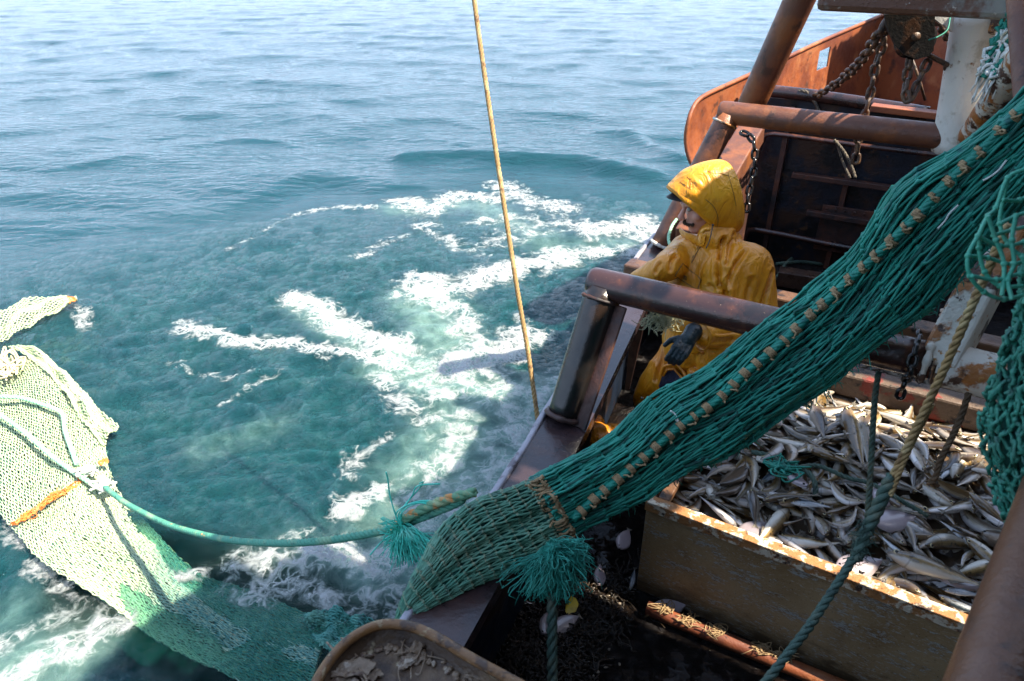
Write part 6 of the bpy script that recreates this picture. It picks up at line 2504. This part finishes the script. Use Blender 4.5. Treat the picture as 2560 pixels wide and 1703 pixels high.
# seaweed and gurry on the deck
M['weed'] = weathered("brown_seaweed", (.018, .012, .007), [((.035, .02, .009), 24, .5, .64), ((.008, .006, .004), 30, .55, .65)], .28, .12, .2, 120)
mb = MB()
rs = np.random.RandomState(9)
cent = [(1270, 1560), (1310, 1620), (1350, 1660), (1230, 1570), (1420, 1600), (1460, 1520), (1290, 1660), (1520, 1460), (1240, 1510), (1500, 1560), (1360, 1690), (1440, 1660), (1330, 1540)]
for i in range(900):
    cx, cy = cent[rs.randint(len(cent))]
    p = VZ(cx + rs.normal(0, 34), cy + rs.normal(0, 26), DZ + .012)
    a = rs.rand() * 6.28
    pts = [p]
    for k in range(5):
        a += rs.normal(0, .6)
        p = p + Vector((math.cos(a), math.sin(a), 0)) * rs.uniform(.012, .035)
        p.z = DZ + .008 + abs(rs.normal(0, .014))
        pts.append(p)
    mb.tube(smooth_path(pts, 14), rs.uniform(.0015, .0055), 5)
solo("seaweed", mb, M['weed'], "wet brown seaweed and gurry strewn over the deck", "seaweed", kind="stuff")
mb = MB()
for i in range(60):
    p = VZ(rs.uniform(1250, 1560), rs.uniform(1470, 1700), DZ + .010)
    mb.ball(p, rs.uniform(.003, .012), rs.uniform(.003, .009), rs.uniform(.002, .006), 7, 5)
solo("shell_grit", mb, weathered("shell_bits", (.30, .25, .19), [((.10, .07, .05), 60, .48, .6)], .4, .1, .2, 150), "small bits of shell and scale scattered on the wet deck", "grit", kind="stuff")
# yellow scrap on the deck
mb = MB()
c = VZ(1428, 1515, DZ + .035)
ol = [(1428, 1490), (1440, 1496), (1447, 1510), (1440, 1528), (1420, 1537), (1413, 1528), (1415, 1512)]
P = [VZ(x, y, DZ + .03 + .006 * (i % 2)) for i, (x, y) in enumerate(ol)]
P2 = [p - UP * .004 for p in P]
n = len(P)
mb.add([tuple(p) for p in P] + [tuple(c + UP * .012)], [(i, (i + 1) % n, n) for i in range(n)])
mb.add([tuple(p) for p in P2] + [tuple(c - UP * .004)], [((i + 1) % n, i, n) for i in range(n)])
mb.add([tuple(p) for p in P + P2], [(i, n + i, n + (i + 1) % n, (i + 1) % n) for i in range(n)])
solo("plastic_scrap", mb, weathered("yellow_plastic", (.62, .44, .03), [((.45, .30, .03), 20, .5, .65)], .4, .1, .1, 80), "yellow scrap lying on the dark deck beside the thick rope", "scrap")
# orange oilskin lump and rope end behind the net
mb = MB()
c = V(1500, 1090, 3.42)
c.z = max(c.z, DZ + .08)
for i in range(9):
    o = Vector(RS.normal(0, .05, 3))
    mb.ball(c + Vector((o.x, o.y, abs(o.z) * .6)), RS.uniform(.05, .085), RS.uniform(.04, .07), RS.uniform(.035, .06), 12, 8)
me = fuse(mb, .009, 3, fold=.012, fold_scale=16, origin=tuple(c - UP * .06))
me.materials.append(M['trouser'])
o = link("oilskin_bundle", me, None, tuple(c - UP * .06))
tag(o, "crumpled orange oilskin lying on deck behind the teal net", "oilskin")
# pale frayed tuft tied under the near crossbar
mb = MB()
rs = np.random.RandomState(5)
for i in range(150):
    p = V(1660 + rs.normal(0, 18), 790 + rs.normal(0, 5), 3.02 + rs.normal(0, .02))
    pts = [p]
    for k in range(3):
        p = p + Vector((rs.normal(-.005, .02), rs.normal(0, .015), rs.normal(-.012, .014)))
        pts.append(p)
    mb.tube(smooth_path(pts, 10), .0016, 4)
solo("fibre_tuft", mb, weathered("pale_fibres", (.42, .40, .25), [((.25, .28, .16), 30, .5, .6)], .7, .1, .1, 200), "pale frayed rope fibres caught under the near crossbar", "rope end", "frayed rope ends")
# pale rope over the outboard side beside the sleeve
rope_obj("rope", [V(1692, 548, 3.62), V(1680, 565, 3.6), V(1672, 590, 3.58), V(1674, 610, 3.55), V(1684, 620, 3.5)], .0085, M['rope_mint'], "short pale green rope looped over the gunwale beside the sleeve", n=40)
# rope loop on the deck behind the man
def dk(x, y, z=.02):
    return VZ(x, y, DZ + z)
rope_obj("rope", [dk(1925, 708), dk(1945, 690), dk(1965, 660), dk(1990, 640), dk(2030, 620), dk(2070, 618), dk(2096, 635), dk(2090, 655), dk(2060, 660), dk(2000, 655), dk(1940, 660)], .018, M['rope_dark'],
         "grey green rope looped on the deck behind the man", n=120)
# heap of coiled rope beyond the pound
mb = MB()
rs = np.random.RandomState(12)
M['coil'] = weathered("old_grey_rope", (.085, .066, .045), [((.16, .13, .09), 14, .5, .65), ((.03, .025, .02), 20, .55, .66)], .65, .1, .25, 200)
cc = V(2440, 742, 3.5)
cc.z = DZ + .42
for i in range(17):
    cx, cy = cc.x + rs.normal(0, .12), cc.y + rs.normal(0, .10)
    ra, rb_ = rs.uniform(.14, .30), rs.uniform(.10, .22)
    ph = rs.rand() * 6.28
    z0 = cc.z + i * .012 + rs.normal(0, .02)
    pts = [(cx + ra * math.cos(a + ph), cy + rb_ * math.sin(a + ph) , z0 + .025 * math.sin(a * 2 + i)) for a in np.linspace(0, 5.6, 12)]
    mb.rope(smooth_path(pts, 60), .0125)
solo("rope_coil", mb, M['coil'], "untidy heap of coiled grey brown rope behind the pound timbers", "rope", "ropes on the boat")
mb = MB()
mb.box(Vector((cc.x + .1, cc.y + .05, (DZ + cc.z - .05) / 2)), A * .55, B * .38, UP * ((cc.z - .05 - DZ) / 2), bev=.01)
solo("wooden_locker", mb, M['deckw'], "dark wet timber locker under the heap of coiled rope", "locker", smooth=False)
for i, (x, y, s) in enumerate(((2320, 745, .05), (2360, 790, .06), (2385, 755, .04))):
    c_ = V(x, y, 3.35)
    mb = MB()
    for k in range(5):
        mb.ball(c_ + Vector(rs.normal(0, s * .3, 3)), s * rs.uniform(.3, .5), s * rs.uniform(.3, .5), s * .2, 9, 6)
    solo("fish_scrap", mb, M['scrap'], ("white scrap lying highest on the coiled rope", "white scrap lying lowest on the coiled rope", "small tan scrap between the coils of rope")[i], "fish scrap", "scraps of fish")
# thin line hanging against the bulkhead
mb = MB()
mb.rope(smooth_path([V(2085, 350, 5.1), V(2110, 380, 5.1), V(2130, 420, 5.1), V(2138, 445, 5.1)], 30), .012)
mb.rope(smooth_path([V(2092, 352, 5.1), V(2105, 400, 5.12), V(2125, 445, 5.1)], 30), .010)
solo("line_hank", mb, M['coil'], "thin hank of line hanging in the dark behind the far crossbar", "rope", "ropes on the boat")
rope_obj("rope", [V(1975, 232, 6.2), V(2010, 228, 6.1), V(2030, 245, 6.1), V(2045, 275, 6.1), V(2055, 330, 6.15)], .016, M['coil'], "old rope draped over the dark foredeck pipe", n=40)
# tangles of frayed twine round the deck pipe
rs = np.random.RandomState(8)
for t in (.10, .23, .38, .62, .72):
    c_ = k0 + (k1 - k0) * 1.3 * t * .75
    mb = MB()
    for i in range(10):
        pts = [c_ + Vector((rs.normal(0, .026), rs.normal(0, .018), .030 + abs(rs.normal(0, .008)))) for _ in range(5)]
        mb.tube(smooth_path(pts, 18), .0022, 5)
    o = solo("twine_tangle", mb, M['twine'], "tangle of pale twine caught on the rusty deck pipe", "twine", "twine tangles on the deck pipe")

# hose lying in loops on the dark deck behind the man, and stowed gear by the bulkhead
mb = MB()
hp = [dk(1905, 560, .03), dk(1960, 540, .03), dk(2010, 545, .03), dk(2015, 575, .03), dk(1960, 585, .03), dk(1910, 575, .04), dk(1930, 555, .06), dk(2000, 556, .06), dk(2060, 585, .03)]
mb.tube(smooth_path(hp, 90), .026, 10)
solo("hose", mb, M['rust_dark'], "dark hose coiled on the deck near the bulkhead", "hose")
mb = MB()
c = dk(2110, 560, 0)
prof = [(.0, 0), (.16, 0), (.165, .02), (.155, .04), (.155, .20), (.165, .22), (.155, .24), (.155, .40), (.165, .42), (.15, .43), (0, .43)]
an_ = np.linspace(0, 2 * math.pi, 29)
mb.grid([[(c.x + r_ * math.cos(a_), c.y + r_ * math.sin(a_), c.z + z_) for a_ in an_] for r_, z_ in prof])
solo("steel_drum", mb, M['rust_dark'], "small dark rusty drum standing near the bulkhead", "drum")
